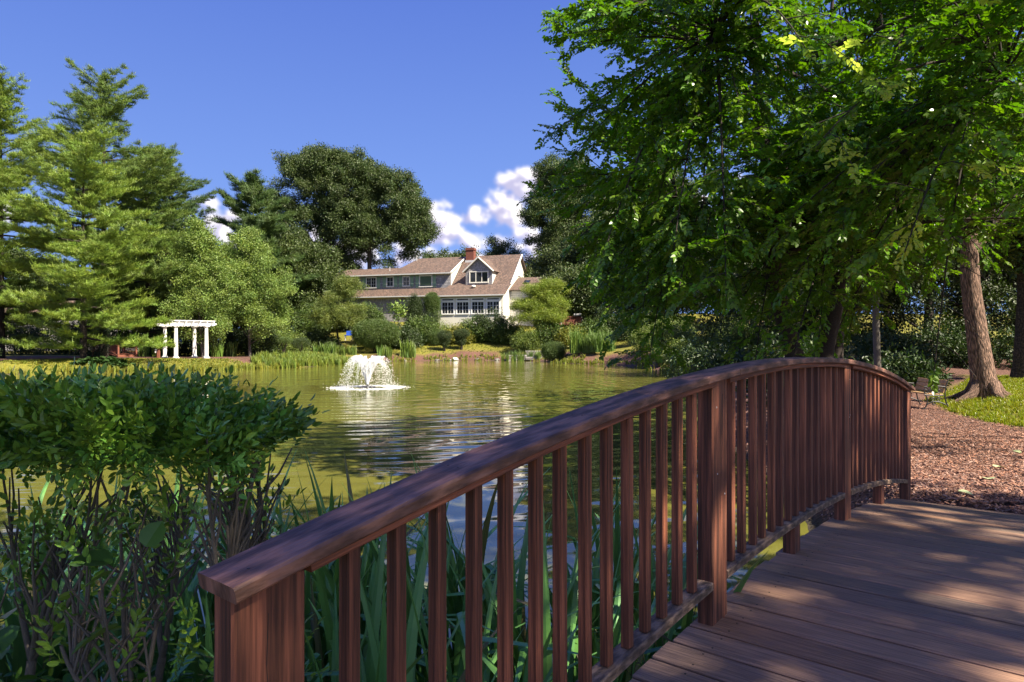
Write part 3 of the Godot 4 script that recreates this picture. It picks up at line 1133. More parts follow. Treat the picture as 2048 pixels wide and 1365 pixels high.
func build_house() -> void:
	var roof_m := mat(Color.WHITE, 0.9, course_texture(lin(0.15, 0.098, 0.074), lin(0.105, 0.076, 0.064), 16, 0.16, 1, 0.62), Vector3(0.27, 0.27, 1))
	var wall_m := mat(Color.WHITE, 0.9, course_texture(lin(0.32, 0.31, 0.32), lin(0.24, 0.235, 0.25), 16, 0.12, 2, 0.6), Vector3(0.3, 0.3, 1))
	var clap_m := mat(Color.WHITE, 0.7, course_texture(lin(0.68, 0.66, 0.6), lin(0.64, 0.62, 0.57), 16, 0.03, 3, 0.72), Vector3(0.27, 0.27, 1))
	var o := thing("house", "grey shingled house with brown roofs, green shutters and brick chimney across the pond", "house", Vector3(-8.1, 0, -90.5), deg_to_rad(-18))
	var Z := Vector3.BACK
	var X := Vector3.RIGHT
	var rz := -4.8
	var ry := 13.95
	# walls
	part_poly(o, "wall", wall_m, [
		[[Vector3(-16.6, 9.0, 0), Vector3(0, 9.0, 0), Vector3(0, 11.4, 0), Vector3(-16.6, 11.4, 0)], Z],
		[[Vector3(-16.6, 4, 0), Vector3(-16.6, 4, -8), Vector3(-16.6, 12.3, -2.6), Vector3(-16.6, 11.3, 0)], -X]])
	part_poly(o, "wall", wall_m, [[[Vector3(-15.6, 3, 0.5), Vector3(-0.6, 3, 0.5), Vector3(-0.6, 8.3, 0.5), Vector3(-15.6, 8.3, 0.5)], Z], [[Vector3(-15.6, 3, 0.5), Vector3(-15.6, 3, 0.0), Vector3(-15.6, 9, 0.0), Vector3(-15.6, 8.3, 0.5)], -X]])
	part_poly(o, "gable_wall", clap_m, [[[Vector3(8, 3, 0), Vector3(8, 3, -9.6), Vector3(8, 9.5, -9.6), Vector3(8, ry - 0.1, rz), Vector3(8, 9.5, 0)], X]])
	part_poly(o, "cheek_wall", clap_m, [[[Vector3(0.0, 9.45, 0), Vector3(0.0, 11.35, 0), Vector3(0.0, ry - 0.15, rz)], X]])
	part_poly(o, "back_wall", clap_m, [[[Vector3(-16.6, 3, -9.6), Vector3(8, 3, -9.6), Vector3(8, 9.6, -9.6), Vector3(-16.6, 9.6, -9.6)], -Z]])
	# roofs
	part_slab(o, "roof", roof_m, [
		[Vector3(-8.9, 11.3, 0.5), Vector3(0.15, 11.3, 0.5), Vector3(0.15, ry, rz), Vector3(-7.0, ry, rz)],
		[Vector3(-8.9, 11.3, 0.5), Vector3(-7.0, ry, rz), Vector3(-7.6, 12.3, -7.0)],
		[Vector3(-7.0, ry, rz), Vector3(0.15, ry, rz), Vector3(0.15, 9.5, -9.9), Vector3(-7.0, 9.5, -9.9)]], 0.12)
	part_slab(o, "roof", roof_m, [
		[Vector3(-18.0, 11.28, 0.5), Vector3(-8.8, 11.28, 0.5), Vector3(-8.2, 12.45, -2.6), Vector3(-17.4, 12.45, -2.6)],
		[Vector3(-17.4, 12.45, -2.6), Vector3(-8.2, 12.45, -2.6), Vector3(-8.2, 9.5, -9.0), Vector3(-17.4, 9.5, -9.0)],
		[Vector3(-18.0, 11.28, 0.5), Vector3(-17.4, 12.45, -2.6), Vector3(-17.8, 9.6, -8.0)]], 0.12)
	part_slab(o, "roof", roof_m, [
		[Vector3(0.16, ry + 0.02, rz), Vector3(8.35, ry + 0.02, rz), Vector3(8.35, 9.6, 0.05), Vector3(0.16, 9.6, 0.05)],
		[Vector3(0.16, ry + 0.02, rz), Vector3(8.35, ry + 0.02, rz), Vector3(8.35, 9.3, -10.0), Vector3(0.16, 9.3, -10.0)]], 0.13)
	part_slab(o, "porch_roof", roof_m, [[Vector3(-0.2, 9.62, 0.0), Vector3(8.35, 9.62, 0.0), Vector3(8.5, 8.05, 2.9), Vector3(-1.1, 8.05, 2.9)], [Vector3(-1.1, 8.05, 2.9), Vector3(-0.2, 9.62, 0.0), Vector3(-1.1, 8.05, 0.0)]], 0.1)
	part_slab(o, "skirt_roof", roof_m, [[Vector3(-15.9, 9.3, 0.004), Vector3(-0.1, 9.3, 0.004), Vector3(-0.9, 8.25, 1.1), Vector3(-16.1, 8.25, 1.1)]], 0.08)
	# cream friezes under the eaves, gutters
	part_box(o, "frieze", M.cream, Vector3(-8.3, 11.17, 0.02), Vector3(16.5, 0.24, 0.06))
	part_box(o, "frieze", M.cream, Vector3(-8.2, 8.08, 0.53), Vector3(14.6, 0.22, 0.08))
	part_box(o, "gutter", M.gutter, Vector3(-8.9, 11.2, 0.56), Vector3(18.2, 0.14, 0.12))
	part_box(o, "gutter", M.gutter, Vector3(-8.5, 8.18, 1.16), Vector3(15.2, 0.13, 0.12))
	part_box(o, "gutter", M.gutter, Vector3(3.7, 7.98, 2.96), Vector3(9.7, 0.14, 0.12))
	part_box(o, "downspout", M.gutter, Vector3(-0.72, 6.2, 2.42), Vector3(0.1, 3.4, 0.1))
	# rake boards
	for q in [[Vector3(8.38, ry - 0.05, rz), Vector3(8.38, 9.5, 0.1)], [Vector3(0.17, ry - 0.1, rz), Vector3(0.17, 11.25, 0.5)]]:
		var st := start()
		tube(st, [q[0], q[1]], [0.13, 0.13], 4)
		put(o, "rake_board", st.commit(), M.trim)
	# dormer with a gable
	part_poly(o, "dormer_wall", wall_m, [[[Vector3(2.15, 9.3, 0.1), Vector3(5.85, 9.3, 0.1), Vector3(5.85, 11.45, 0.1), Vector3(4.0, 13.1, 0.1), Vector3(2.15, 11.45, 0.1)], Z], [[Vector3(2.15, 9.3, 0.1), Vector3(2.15, 11.45, 0.1), Vector3(2.15, 11.45, -2.4)], -X]])
	part_poly(o, "dormer_cheek", clap_m, [[[Vector3(5.85, 9.3, 0.1), Vector3(5.85, 11.45, 0.1), Vector3(5.85, 11.45, -2.4)], X]])
	part_slab(o, "dormer_roof", roof_m, [
		[Vector3(4.0, 13.25, 0.4), Vector3(6.2, 11.3, 0.4), Vector3(6.2, 11.3, -2.2), Vector3(4.0, 13.25, -4.2)],
		[Vector3(4.0, 13.25, 0.4), Vector3(1.8, 11.3, 0.4), Vector3(1.8, 11.3, -2.2), Vector3(4.0, 13.25, -4.2)]], 0.1)
	for s in [-1.0, 1.0]:
		var st := start()
		tube(st, [Vector3(4.0, 13.12, 0.45), Vector3(4.0 + s * 2.15, 11.22, 0.45)], [0.11, 0.11], 4)
		put(o, "rake_board", st.commit(), M.trim)
	window(o, Vector3(4.0, 10.55, 0.1), 2.5, 1.35, 3, 1, M.trim)
	# upper windows with green shutters
	window(o, Vector3(-15.3, 10.25, 0), 1.15, 1.35, 1, 3, M.trim, 0.5)
	window(o, Vector3(-11.9, 10.25, 0), 1.45, 1.35, 2, 3, M.trim, 0.5)
	window(o, Vector3(-9.0, 10.3, 0), 0.95, 1.25, 1, 2, M.trim, 0.48)
	window(o, Vector3(-6.55, 10.3, 0), 0.95, 1.25, 1, 2, M.trim, 0.48)
	window(o, Vector3(-3.65, 10.25, 0), 1.75, 1.4, 1, 1, M.trim, 0.48, mat(lin(0.1, 0.15, 0.09), 0.15))
	# lower windows
	window(o, Vector3(-11.2, 6.35, 0.5), 0.8, 0.8, 1, 1, M.cream, 0.0, M.slat)
	window(o, Vector3(-6.0, 6.5, 0.5), 1.0, 1.0, 1, 2, M.trim)
	# sun porch
	part_poly(o, "porch_wall", M.trim, [[[Vector3(-0.65, 3, 2.4), Vector3(8.1, 3, 2.4), Vector3(8.1, 8.05, 2.4), Vector3(-0.65, 8.05, 2.4)], Z], [[Vector3(8.1, 3, 2.4), Vector3(8.1, 3, 0), Vector3(8.1, 9.5, 0), Vector3(8.1, 8.05, 2.4)], X], [[Vector3(-0.65, 3, 2.4), Vector3(-0.65, 3, 0.5), Vector3(-0.65, 9.2, 0.5), Vector3(-0.65, 8.05, 2.4)], -X]])
	part_box(o, "frieze", M.cream, Vector3(3.7, 7.86, 2.43), Vector3(8.8, 0.2, 0.06))
	for x in [0.6, 2.67, 4.74, 6.8]:
		window(o, Vector3(x, 6.45, 2.4), 1.62, 1.5, 2, 3, M.white)
		window(o, Vector3(x, 7.52, 2.4), 1.62, 0.24, 1, 1, M.white)
	# arched fan window in the gable end
	var fan := start()
	var arc := []
	for i in 9:
		var a := PI * i / 8.0
		arc.append(Vector3(8.06, 11.0 + sin(a) * 0.55, rz + cos(a) * 0.55))
	tube(fan, arc, [0.06, 0.06, 0.06, 0.06, 0.06, 0.06, 0.06, 0.06, 0.06], 4)
	for i in [2, 4, 6]:
		tube(fan, [Vector3(8.06, 11.0, rz), arc[i]], [0.035, 0.035], 4)
	tube(fan, [arc[0], arc[8]], [0.06, 0.06], 4)
	var fw := put(o, "window", fan.commit(), M.white)
	part_poly(fw, "pane", M.glass, [[arc, X]])
	# chimney
	var ch := start()
	box(ch, Vector3(0, 0, 0), Vector3(1.15, 2.4, 0.9))
	box(ch, Vector3(0, 1.28, 0), Vector3(1.3, 0.16, 1.05))
	box(ch, Vector3(0, 1.44, 0), Vector3(1.2, 0.16, 0.95))
	var cm := put(o, "chimney", ch.commit(), M.brick, Transform3D(Basis.IDENTITY, Vector3(1.15, 13.5, -4.3)))
	part_box(cm, "flashing", M.pipe, Vector3(0, -0.35, 0.1), Vector3(1.25, 0.3, 0.95))
	for p in [Vector3(-9.7, 12.1, -1.2), Vector3(-6.9, 13.9, -3.9)]:
		var v := start()
		lathe(v, [Vector2(0.05, -0.6), Vector2(0.05, 0.3), Vector2(0.09, 0.32), Vector2(0.0, 0.4)], 6)
		put(o, "vent_pipe", v.commit(), M.pipe, Transform3D(Basis.IDENTITY, p))
	# low wing at the right end, with a skylight
	part_poly(o, "wall", clap_m, [[[Vector3(8.05, 3, -0.6), Vector3(11.2, 3, -0.6), Vector3(11.2, 8.9, -0.6), Vector3(8.05, 8.9, -0.6)], Z], [[Vector3(11.2, 3, -0.6), Vector3(11.2, 3, -8), Vector3(11.2, 8.9, -8), Vector3(11.2, 10.6, -4.2), Vector3(11.2, 8.9, -0.6)], X]])
	var wr := part_slab(o, "wing_roof", roof_m, [[Vector3(8.02, 10.75, -4.2), Vector3(11.5, 10.75, -4.2), Vector3(11.5, 8.8, -0.2), Vector3(8.02, 8.8, -0.2)], [Vector3(8.02, 10.75, -4.2), Vector3(11.5, 10.75, -4.2), Vector3(11.5, 8.8, -8.3), Vector3(8.02, 8.8, -8.3)]], 0.12)
	put(wr, "skylight", box_mesh(Vector3(0.8, 0.1, 1.0)), M.glass, Transform3D(Basis(X, 0.45), Vector3(9.8, 10.0, -2.4)))
	var hood := start()
	ball(hood, Vector3.ZERO, Vector3(0.3, 0.16, 0.3), 0.0, 5, 8)
	put(o, "roof_vent", hood.commit(), M.white, Transform3D(Basis.IDENTITY, Vector3(3.6, 9.3, 1.0)))

	# plain houses that show in small pieces between the trees
	var p := thing("outbuilding", "pale grey building half hidden behind the pines at the far left", "house", Vector3(-66, 0.9, -100), deg_to_rad(12))
	part_poly(p, "wall", wall_m, [[[Vector3(-12, -1, 3), Vector3(14, -1, 3), Vector3(14, 5.5, 3), Vector3(-12, 5.5, 3)], Z], [[Vector3(14, -1, 3), Vector3(14, -1, -5), Vector3(14, 5.5, -5), Vector3(14, 8.5, -1), Vector3(14, 5.5, 3)], X]])
	part_slab(p, "roof", roof_m, [[Vector3(-12.5, 5.3, 3.5), Vector3(14.5, 5.3, 3.5), Vector3(14.5, 8.7, -1), Vector3(-12.5, 8.7, -1)], [Vector3(-12.5, 5.3, -5.5), Vector3(14.5, 5.3, -5.5), Vector3(14.5, 8.7, -1), Vector3(-12.5, 8.7, -1)]], 0.12)
	for x in [-9.0, -5.0, -1.0, 3.0, 7.0, 11.0]:
		window(p, Vector3(x, 2.2, 3), 1.2, 1.5, 1, 2, M.trim)
	var q := thing("cottage", "tan walled cottage showing through the leaves of the forked tree", "house", Vector3(33, 2.4, -84), deg_to_rad(-12))
	part_poly(q, "wall", M.tan, [[[Vector3(-4, -2, 3), Vector3(4, -2, 3), Vector3(4, 3.6, 3), Vector3(-4, 3.6, 3)], Z], [[Vector3(-4, -2, 3), Vector3(-4, -2, -3), Vector3(-4, 3.6, -3), Vector3(-4, 6, 0), Vector3(-4, 3.6, 3)], -X]])
	part_slab(q, "roof", roof_m, [[Vector3(-4.4, 3.4, 3.5), Vector3(4.4, 3.4, 3.5), Vector3(4.4, 6.2, 0), Vector3(-4.4, 6.2, 0)], [Vector3(-4.4, 3.4, -3.5), Vector3(4.4, 3.4, -3.5), Vector3(4.4, 6.2, 0), Vector3(-4.4, 6.2, 0)]], 0.12)
	window(q, Vector3(-1.8, 1.4, 3), 1.0, 1.3, 1, 2, M.white)
	window(q, Vector3(1.8, 1.4, 3), 1.0, 1.3, 1, 2, M.white)

# ------------------------------------------------------------------ far bank: garden between the pond and the house
func build_far_bank() -> void:
	rng.seed = 31
	var fine: Mesh = M.ball_fine
	var oval: Mesh = M.ball_oval
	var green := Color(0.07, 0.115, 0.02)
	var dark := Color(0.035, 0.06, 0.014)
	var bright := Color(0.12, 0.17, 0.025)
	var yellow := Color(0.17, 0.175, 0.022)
	# clipped pieces
	var r := shrub("clipped_shrub", "large clipped mushroom shaped shrub on a short stem left of the fountain top", at_ground(-15.5, 77.8), [[Vector3(0, 2.25, 0), Vector3(2.75, 1.55, 2.4)]], 2300, fine, 0.3, green, "", 5, true)
	r = shrub("vase_shrub", "left one of two dark vase shaped clipped shrubs on the far mulch bank", at_ground(-7.8, 79.2), [[Vector3(0, 1.75, 0), Vector3(0.82, 0.52, 0.8)], [Vector3(0, 1.15, 0), Vector3(0.5, 0.65, 0.5)]], 650, fine, 0.22, dark, "vase shaped shrubs", 5, true)
	var r2 := shrub("vase_shrub", "right one of two dark vase shaped clipped shrubs on the far mulch bank", at_ground(-5.9, 79.8), [[Vector3(0, 1.85, 0), Vector3(0.9, 0.5, 0.85)], [Vector3(-0.1, 1.2, 0), Vector3(0.55, 0.7, 0.5)]], 650, fine, 0.22, dark, "vase shaped shrubs", 5, true)
	shrub("ball_shrub", "tiny clipped ball on a stem under the small spreading tree", at_ground(-20.6, 77.5), [[Vector3(0, 0.75, 0), Vector3(0.55, 0.5, 0.55)]], 220, fine, 0.18, green, "", 2, true)
	shrub("table_shrub", "flat topped clipped shrub on thin stems right of the birches", at_ground(-22.6, 67.5), [[Vector3(0, 1.55, 0), Vector3(0.85, 0.22, 0.8)]], 260, fine, 0.18, green, "", 4, true)
	shrub("table_shrub", "small dark clipped shrub between the flat topped shrub and the spreading tree", at_ground(-22.0, 71.0), [[Vector3(0, 1.3, 0), Vector3(0.95, 0.5, 0.8)]], 320, fine, 0.2, dark, "", 4, true)
	shrub("boxwood", "clipped block shaped boxwood with sunlit top beside the stone steps", at_ground(4.3, 70.2), [[Vector3(0, 1.25, 0), Vector3(1.25, 0.75, 1.1)], [Vector3(0, 0.8, 0), Vector3(1.15, 0.6, 1.0)]], 1200, fine, 0.26, green, "", 5, true)
	shrub("clipped_shrub", "low rounded clipped shrub behind the two vase shaped shrubs", at_ground(-9.2, 82.0), [[Vector3(0, 0.9, 0), Vector3(1.3, 0.95, 1.2)]], 650, fine, 0.26, green, "", 3, true)
	# tall columns of evergreen in front of the house
	shrub("arborvitae", "dark green columnar evergreen before the house wall, left of a clipped one", at_ground(-12.3, 85.0), [[Vector3(0, 2.2, 0), Vector3(1.25, 2.9, 1.2)], [Vector3(0.3, 3.3, 0), Vector3(0.9, 2.0, 0.9)]], 1500, fine, 0.34, dark, "", 1)
	shrub("arborvitae", "square topped clipped evergreen column beside the sun porch", at_ground(-10.0, 85.4), [[Vector3(0, 2.6, 0), Vector3(1.0, 2.8, 0.9)], [Vector3(0, 4.2, 0), Vector3(0.95, 1.2, 0.9)]], 1700, fine, 0.26, green, "", 1, true)
	shrub("bigleaf_plant", "bright big leaved plant rising before the lower house wall", at_ground(-14.2, 83.5), [[Vector3(0, 4.0, 0), Vector3(0.9, 0.5, 0.9)], [Vector3(0.3, 3.2, 0), Vector3(0.6, 0.5, 0.6)]], 40, oval, 0.5, Color(0.16, 0.24, 0.04), "", 2)
	# mixed shrubs below the house
	var list := [
		[-13.2, 81.0, 2.2, 1.9, 0, "dark leafy shrub below the evergreen columns"], [-11.2, 83.0, 2.0, 2.3, 1, "mid green leafy shrub in front of the square evergreen column"], [-9.0, 83.8, 1.8, 1.7, 2, "light green loose shrub left of the sun porch"],
		[-6.7, 83.0, 1.9, 1.5, 3, "yellowish green shrub below the sun porch windows"], [-4.6, 83.6, 2.0, 2.2, 1, "leafy shrub reaching the sun porch window sills"], [-2.6, 83.4, 2.1, 2.9, 0, "tall dark shrub before the right half of the sun porch"],
		[-0.6, 82.6, 1.9, 2.0, 1, "dense shrub on the slope above the stone wall"], [-17.2, 82.4, 1.9, 2.0, 2, "loose light green shrub behind the mushroom shaped shrub"], [1.6, 78.6, 1.6, 1.7, 2, "light green shrub above the stone steps"],
		[4.4, 79.0, 1.9, 2.1, 1, "leafy shrub under the yellow green maple"], [6.8, 78.0, 1.8, 1.9, 3, "yellow green shrub below the brick wall"], [9.0, 79.0, 2.2, 2.4, 1, "broad shrub right of the brick wall"],
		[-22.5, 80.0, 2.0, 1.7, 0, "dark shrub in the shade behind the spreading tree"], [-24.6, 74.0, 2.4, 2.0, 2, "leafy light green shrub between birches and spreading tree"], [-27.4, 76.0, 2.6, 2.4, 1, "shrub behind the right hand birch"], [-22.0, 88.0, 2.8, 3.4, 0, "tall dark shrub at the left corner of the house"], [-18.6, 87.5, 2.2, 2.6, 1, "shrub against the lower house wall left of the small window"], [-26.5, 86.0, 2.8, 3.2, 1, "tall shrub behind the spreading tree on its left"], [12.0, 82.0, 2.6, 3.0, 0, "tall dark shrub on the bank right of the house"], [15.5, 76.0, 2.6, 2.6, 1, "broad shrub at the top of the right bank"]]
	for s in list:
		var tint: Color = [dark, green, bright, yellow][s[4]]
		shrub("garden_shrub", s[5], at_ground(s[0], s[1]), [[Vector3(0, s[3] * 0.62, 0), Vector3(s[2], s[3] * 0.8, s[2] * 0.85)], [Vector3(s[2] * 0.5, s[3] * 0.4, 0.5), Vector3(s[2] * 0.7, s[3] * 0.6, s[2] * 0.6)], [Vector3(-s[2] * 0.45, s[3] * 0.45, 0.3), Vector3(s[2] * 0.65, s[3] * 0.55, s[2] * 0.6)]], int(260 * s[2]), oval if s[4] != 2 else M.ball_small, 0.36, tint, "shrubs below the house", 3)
	# small trees with flat layered heads
	var lob := [[Vector3(0, 5.6, 0), Vector3(1.9, 1.6, 1.9)], [Vector3(-1.4, 4.3, 0.4), Vector3(1.9, 0.9, 1.7)], [Vector3(1.5, 4.4, 0.5), Vector3(1.9, 0.9, 1.7)], [Vector3(0, 3.4, 1.0), Vector3(2.9, 0.8, 1.8)], [Vector3(0.9, 7.2, -0.3), Vector3(1.2, 1.0, 1.2)]]
	crown_tree("small spreading tree with layered olive green head left of the house", at_ground(-20.1, 79.8), 7.4, 0.16, lob, 130, 26, 0.85, fine, 0.4, Color(0.13, 0.17, 0.03), M.bark_dark, "tree", "spreading_tree")
	crown_tree("yellow green layered maple at the right corner of the house", at_ground(3.3, 81.0), 6.6, 0.14, [[Vector3(0, 5.5, 0), Vector3(1.9, 1.3, 1.9)], [Vector3(-1.3, 4.3, 0.4), Vector3(1.7, 0.8, 1.7)], [Vector3(1.6, 4.3, 0.5), Vector3(1.8, 0.8, 1.7)], [Vector3(0, 3.0, 1.0), Vector3(3.0, 0.9, 1.8)], [Vector3(1.4, 6.0, 0.2), Vector3(2.0, 1.1, 1.8)]], 140, 26, 0.85, fine, 0.4, Color(0.19, 0.25, 0.024), M.bark_dark, "tree", "maple_tree")
	# stone wall, steps
	var w := thing("stone_wall", "low dry stone retaining wall left of the garden steps", "wall", at_ground(0.5, 76.0), 0.1)
	for row in 4:
		var x := -1.0
		while x < 1.0:
			var k := spread(0.25, 0.5)
			put(w, "stone", box_mesh(Vector3(k - 0.02, 0.19, 0.5), 0.03), M.stone if rng.randf() < 0.6 else M.stone_pale, Transform3D(Basis(Vector3.UP, spread(-0.05, 0.05)), Vector3(x + k / 2, -0.05 + row * 0.2, spread(-0.03, 0.03))))
			x += k
	var s := thing("garden_steps", "grey stone garden steps climbing between stone wall and boxwood", "steps", at_ground(2.5, 75.6), 0.0)
	for k in 6:
		part_box(s, "step", M.stone_pale if k % 2 else M.stone, Vector3(0, 0.1 + 0.17 * k, -0.36 * k), Vector3(2.0, 0.16, 0.42), 0.02)
	# stones along the far waterline
	for k in 26:
		var x := spread(-14.0, 9.5)
		var d := 70.0
		while d < 78.0 and away(shore, Vector2(x, d)) < 0.1:
			d += 0.1
		var st := start()
		ball(st, Vector3.ZERO, Vector3(spread(0.12, 0.34), spread(0.08, 0.2), spread(0.12, 0.3)), 0.12, 4, 6)
		var o := put(self, "shore_stone", st.commit(), M.stone if k % 3 else M.stone_pale, Transform3D(Basis(Vector3.UP, spread(0, 6)), at_ground(x, d + spread(-0.1, 0.5)) + Vector3(0, 0.04, 0)))
		tag(o, ("small grey stone" if k % 3 else "small pale stone") + " at the far waterline " + ("behind the fountain spray" if x < -9.0 else "below the vase shaped shrubs" if x < -3.5 else "below the garden steps" if x < 3.0 else "right of the boxwood"), "stone", "stones along the far waterline")
	var white := start()
	ball(white, Vector3.ZERO, Vector3(0.36, 0.22, 0.26), 0.1, 5, 7)
	tag(put(self, "white_stone", white.commit(), M.white, Transform3D(Basis.IDENTITY, Vector3(-6.4, 0.16, -76.6))), "white stone at the waterline below the vase shaped shrubs", "stone")
	# grasses and flags on the far bank
	M.flag = blades_mesh(26, 1.15, 0.07, 0.5, 301)
	M.tall_grass = blades_mesh(60, 1.5, 0.035, 1.0, 302)
	M.short_grass = blades_mesh(12, 0.32, 0.03, 0.9, 303)
	var flags := [[-11.6, 76.4, 1.7, 9, 0.7, "clump of upright flag leaves at the far waterline behind the fountain"], [-14.0, 75.6, 1.2, 8, 0.8, "low clump of flag leaves below the mushroom shaped shrub"], [-19.4, 72.5, 1.3, 14, 1.6, "broad stand of flag leaves left of the mushroom shaped shrub"], [-17.2, 72.0, 1.0, 8, 1.0, "small stand of flag leaves on the far bank behind the fountain spray"],
		[7.0, 68.6, 1.7, 14, 1.0, "tall fountain of bright grass right of the boxwood"], [8.8, 67.6, 1.5, 12, 1.1, "tall dark grass clump by the water right of the bright one"], [0.2, 76.2, 0.8, 16, 1.5, "low grass mound at the waterline below the steps"], [2.2, 76.0, 0.75, 10, 1.0, "low grass mound right of another below the steps"], [-33.2, 64.0, 1.3, 16, 1.7, "bright leafy clump between red bridge and pergola"], [-27.5, 63.5, 1.3, 16, 1.8, "leafy clump seen between the pergola columns"]]
	for f in flags:
		var root := thing("grass_clump", f[5], "grass", at_ground(f[0], f[1]))
		var xfs := []
		for k in f[3]:
			var a := spread(0, TAU)
			var rr: float = f[4] * sqrt(rng.randf())
			xfs.append(Transform3D(Basis(Vector3.UP, spread(0, TAU)) * Basis.from_scale(Vector3.ONE * f[2] * spread(0.7, 1.1)), Vector3(cos(a) * rr, -0.05, sin(a) * rr)))
		many(root, "blades", M.flag if f[2] < 1.8 and f[0] < -10 else M.tall_grass, M.leaf_far, xfs, Color(0.13, 0.21, 0.035), 0.3)
	# rush bed along the left shore
	var bed := thing("rush_bed", "", "")
	bed.remove_meta("label")
	bed.remove_meta("category")
	bed.name = "rush_bed"
	bed.set_meta("label", "bed of low green rushes along the water left of the fountain")
	bed.set_meta("category", "rushes")
	var xr := []
	for k in 900:
		var t := rng.randf()
		var p := Vector2(lerpf(-19.5, -16.2, t), lerpf(55.0, 67.0, t)) + Vector2(spread(-1.8, 1.2), spread(-1.2, 1.5))
		var sd := away(shore, p)
		if sd > -0.9 and sd < 2.6:
			xr.append(Transform3D(Basis(Vector3.UP, spread(0, TAU)) * Basis.from_scale(Vector3.ONE * spread(0.35, 0.75)), Vector3(p.x, maxf(-0.05, g(p.x, p.y)), -p.y)))
	many(bed, "blades", M.flag, M.leaf_far, xr, Color(0.16, 0.22, 0.03), 0.3)
	# ragged grass on the far lawns and the left shore
	var xg := []
	for k in 9000:
		var p := Vector2(spread(-36, -18), spread(47, 56))
		if k % 3 == 0:
			p = Vector2(spread(-18, 6), spread(77, 90))
		if k % 9 == 1:
			p = Vector2(spread(-34, -18), spread(48, 55))
			if absf(away(shore, p)) > 0.6:
				continue
		var sd := away(shore, p)
		if sd < -0.3 or ground_class(p.x, p.y, maxf(sd, 0.2)) != 0:
			continue
		var tall := spread(0.9, 2.2) if sd < 0.6 else spread(0.2, 0.5)
		xg.append(Transform3D(Basis(Vector3.UP, spread(0, TAU)) * Basis.from_scale(Vector3(1, tall, 1)), Vector3(p.x, g(p.x, p.y) - 0.02, -p.y)))
	for k in 2600:
		var i := rng.randi() % 16 + 6
		var p := shore[i].lerp(shore[i + 1], rng.randf()) + Vector2(spread(-1.0, 1.0), spread(-0.4, 1.6))
		var sd := away(shore, p)
		if sd < -0.25 or sd > 1.8 or bumps.get_noise_2d(p.x * 4.0, p.y * 4.0 + 40.0) < -0.02:
			continue
		xg.append(Transform3D(Basis(Vector3.UP, spread(0, TAU)) * Basis.from_scale(Vector3(1, spread(0.5, 1.8), 1)), Vector3(p.x, g(p.x, p.y) - 0.02, -p.y)))
	var lg := many(self, "lawn_grass", M.short_grass, M.leaf_far, xg, Color(0.21, 0.23, 0.028), 0.3)
	tag(lg, "sunlit grass of the lawns along the far shore", "grass")
	# patio things above the bank
	var b := thing("brick_wall", "red brick patio wall seen over the shrubs right of the maple", "wall", Vector3(7.4, 4.2, -85.5))
	for row in 5:
		for k in 9:
			put(b, "brick", box_mesh(Vector3(0.28, 0.2, 0.3), 0.01), M.brick, Transform3D(Basis.IDENTITY, Vector3(-1.3 + k * 0.3 + (0.15 if row % 2 else 0.0), 0.12 + row * 0.22, spread(-0.015, 0.015))))
	part_box(b, "mortar", M.stone, Vector3(0, 0.55, 0), Vector3(2.8, 1.1, 0.22))
	var grill := thing("grill", "covered grey grill standing on the brick patio wall", "grill", Vector3(8.2, 5.3, -85.4))
	part_box(grill, "lid", M.pipe, Vector3(0, 0.2, 0), Vector3(1.0, 0.24, 0.5), 0.07)
	part_box(grill, "body", M.iron, Vector3(0, 0.04, 0), Vector3(1.1, 0.12, 0.55), 0.02)
	var um := thing("patio_umbrella", "folded tan patio umbrella beside the brick wall", "umbrella", Vector3(6.1, 4.2, -84.5))
	var us := start()
	lathe(us, [Vector2(0.12, 0.9), Vector2(0.24, 1.1), Vector2(0.2, 1.7), Vector2(0.1, 2.3), Vector2(0.03, 2.5)], 8)
	put(um, "canopy", us.commit(), M.tan)
	us = start()
	lathe(us, [Vector2(0.04, 0), Vector2(0.04, 1.1)], 6)
	put(um, "pole", us.commit(), M.white)
	var blue := thing("garden_bench", "blue seat glimpsed under the small spreading tree", "bench", at_ground(-19.7, 82.5) + Vector3(0, 0.4, 0))
	part_box(blue, "back", M.blue, Vector3(0, 0.9, -0.25), Vector3(0.8, 0.5, 0.08), 0.02)
	part_box(blue, "seat", M.blue, Vector3(0, 0.62, 0.0), Vector3(1.1, 0.08, 0.5), 0.02)
	for x in [-0.45, 0.45]:
		part_box(blue, "leg", M.white, Vector3(x, 0.3, 0.0), Vector3(0.08, 0.6, 0.4))

	# pergola
	var pg := thing("pergola", "white pergola of four round columns on the left bank", "pergola", at_ground(-27.77, 58.0), deg_to_rad(42.0))
	var H := 2.72
	var pts := [Vector3(-1.2, 0, 1.55), Vector3(1.2, 0, 1.55), Vector3(-1.2, 0, -1.55), Vector3(1.2, 0, -1.55)]
	for p in pts:
		var c := start()
		lathe(c, [Vector2(0.165, 0.12), Vector2(0.17, 0.9), Vector2(0.15, 1.8), Vector2(0.13, H - 0.16)], 14)
		var col := put(pg, "column", c.commit(), M.white, Transform3D(Basis.IDENTITY, p))
		c = start()
		box(c, Vector3(0, 0.03, 0), Vector3(0.46, 0.14, 0.46), 0.01)
		lathe(c, [Vector2(0.22, 0.1), Vector2(0.22, 0.15), Vector2(0.17, 0.19)], 14)
		put(col, "base", c.commit(), M.white)
		c = start()
		lathe(c, [Vector2(0.13, H - 0.18), Vector2(0.2, H - 0.1), Vector2(0.2, H - 0.06)], 14)
		box(c, Vector3(0, H - 0.03, 0), Vector3(0.44, 0.07, 0.44), 0.01)
		put(col, "capital", c.commit(), M.white)
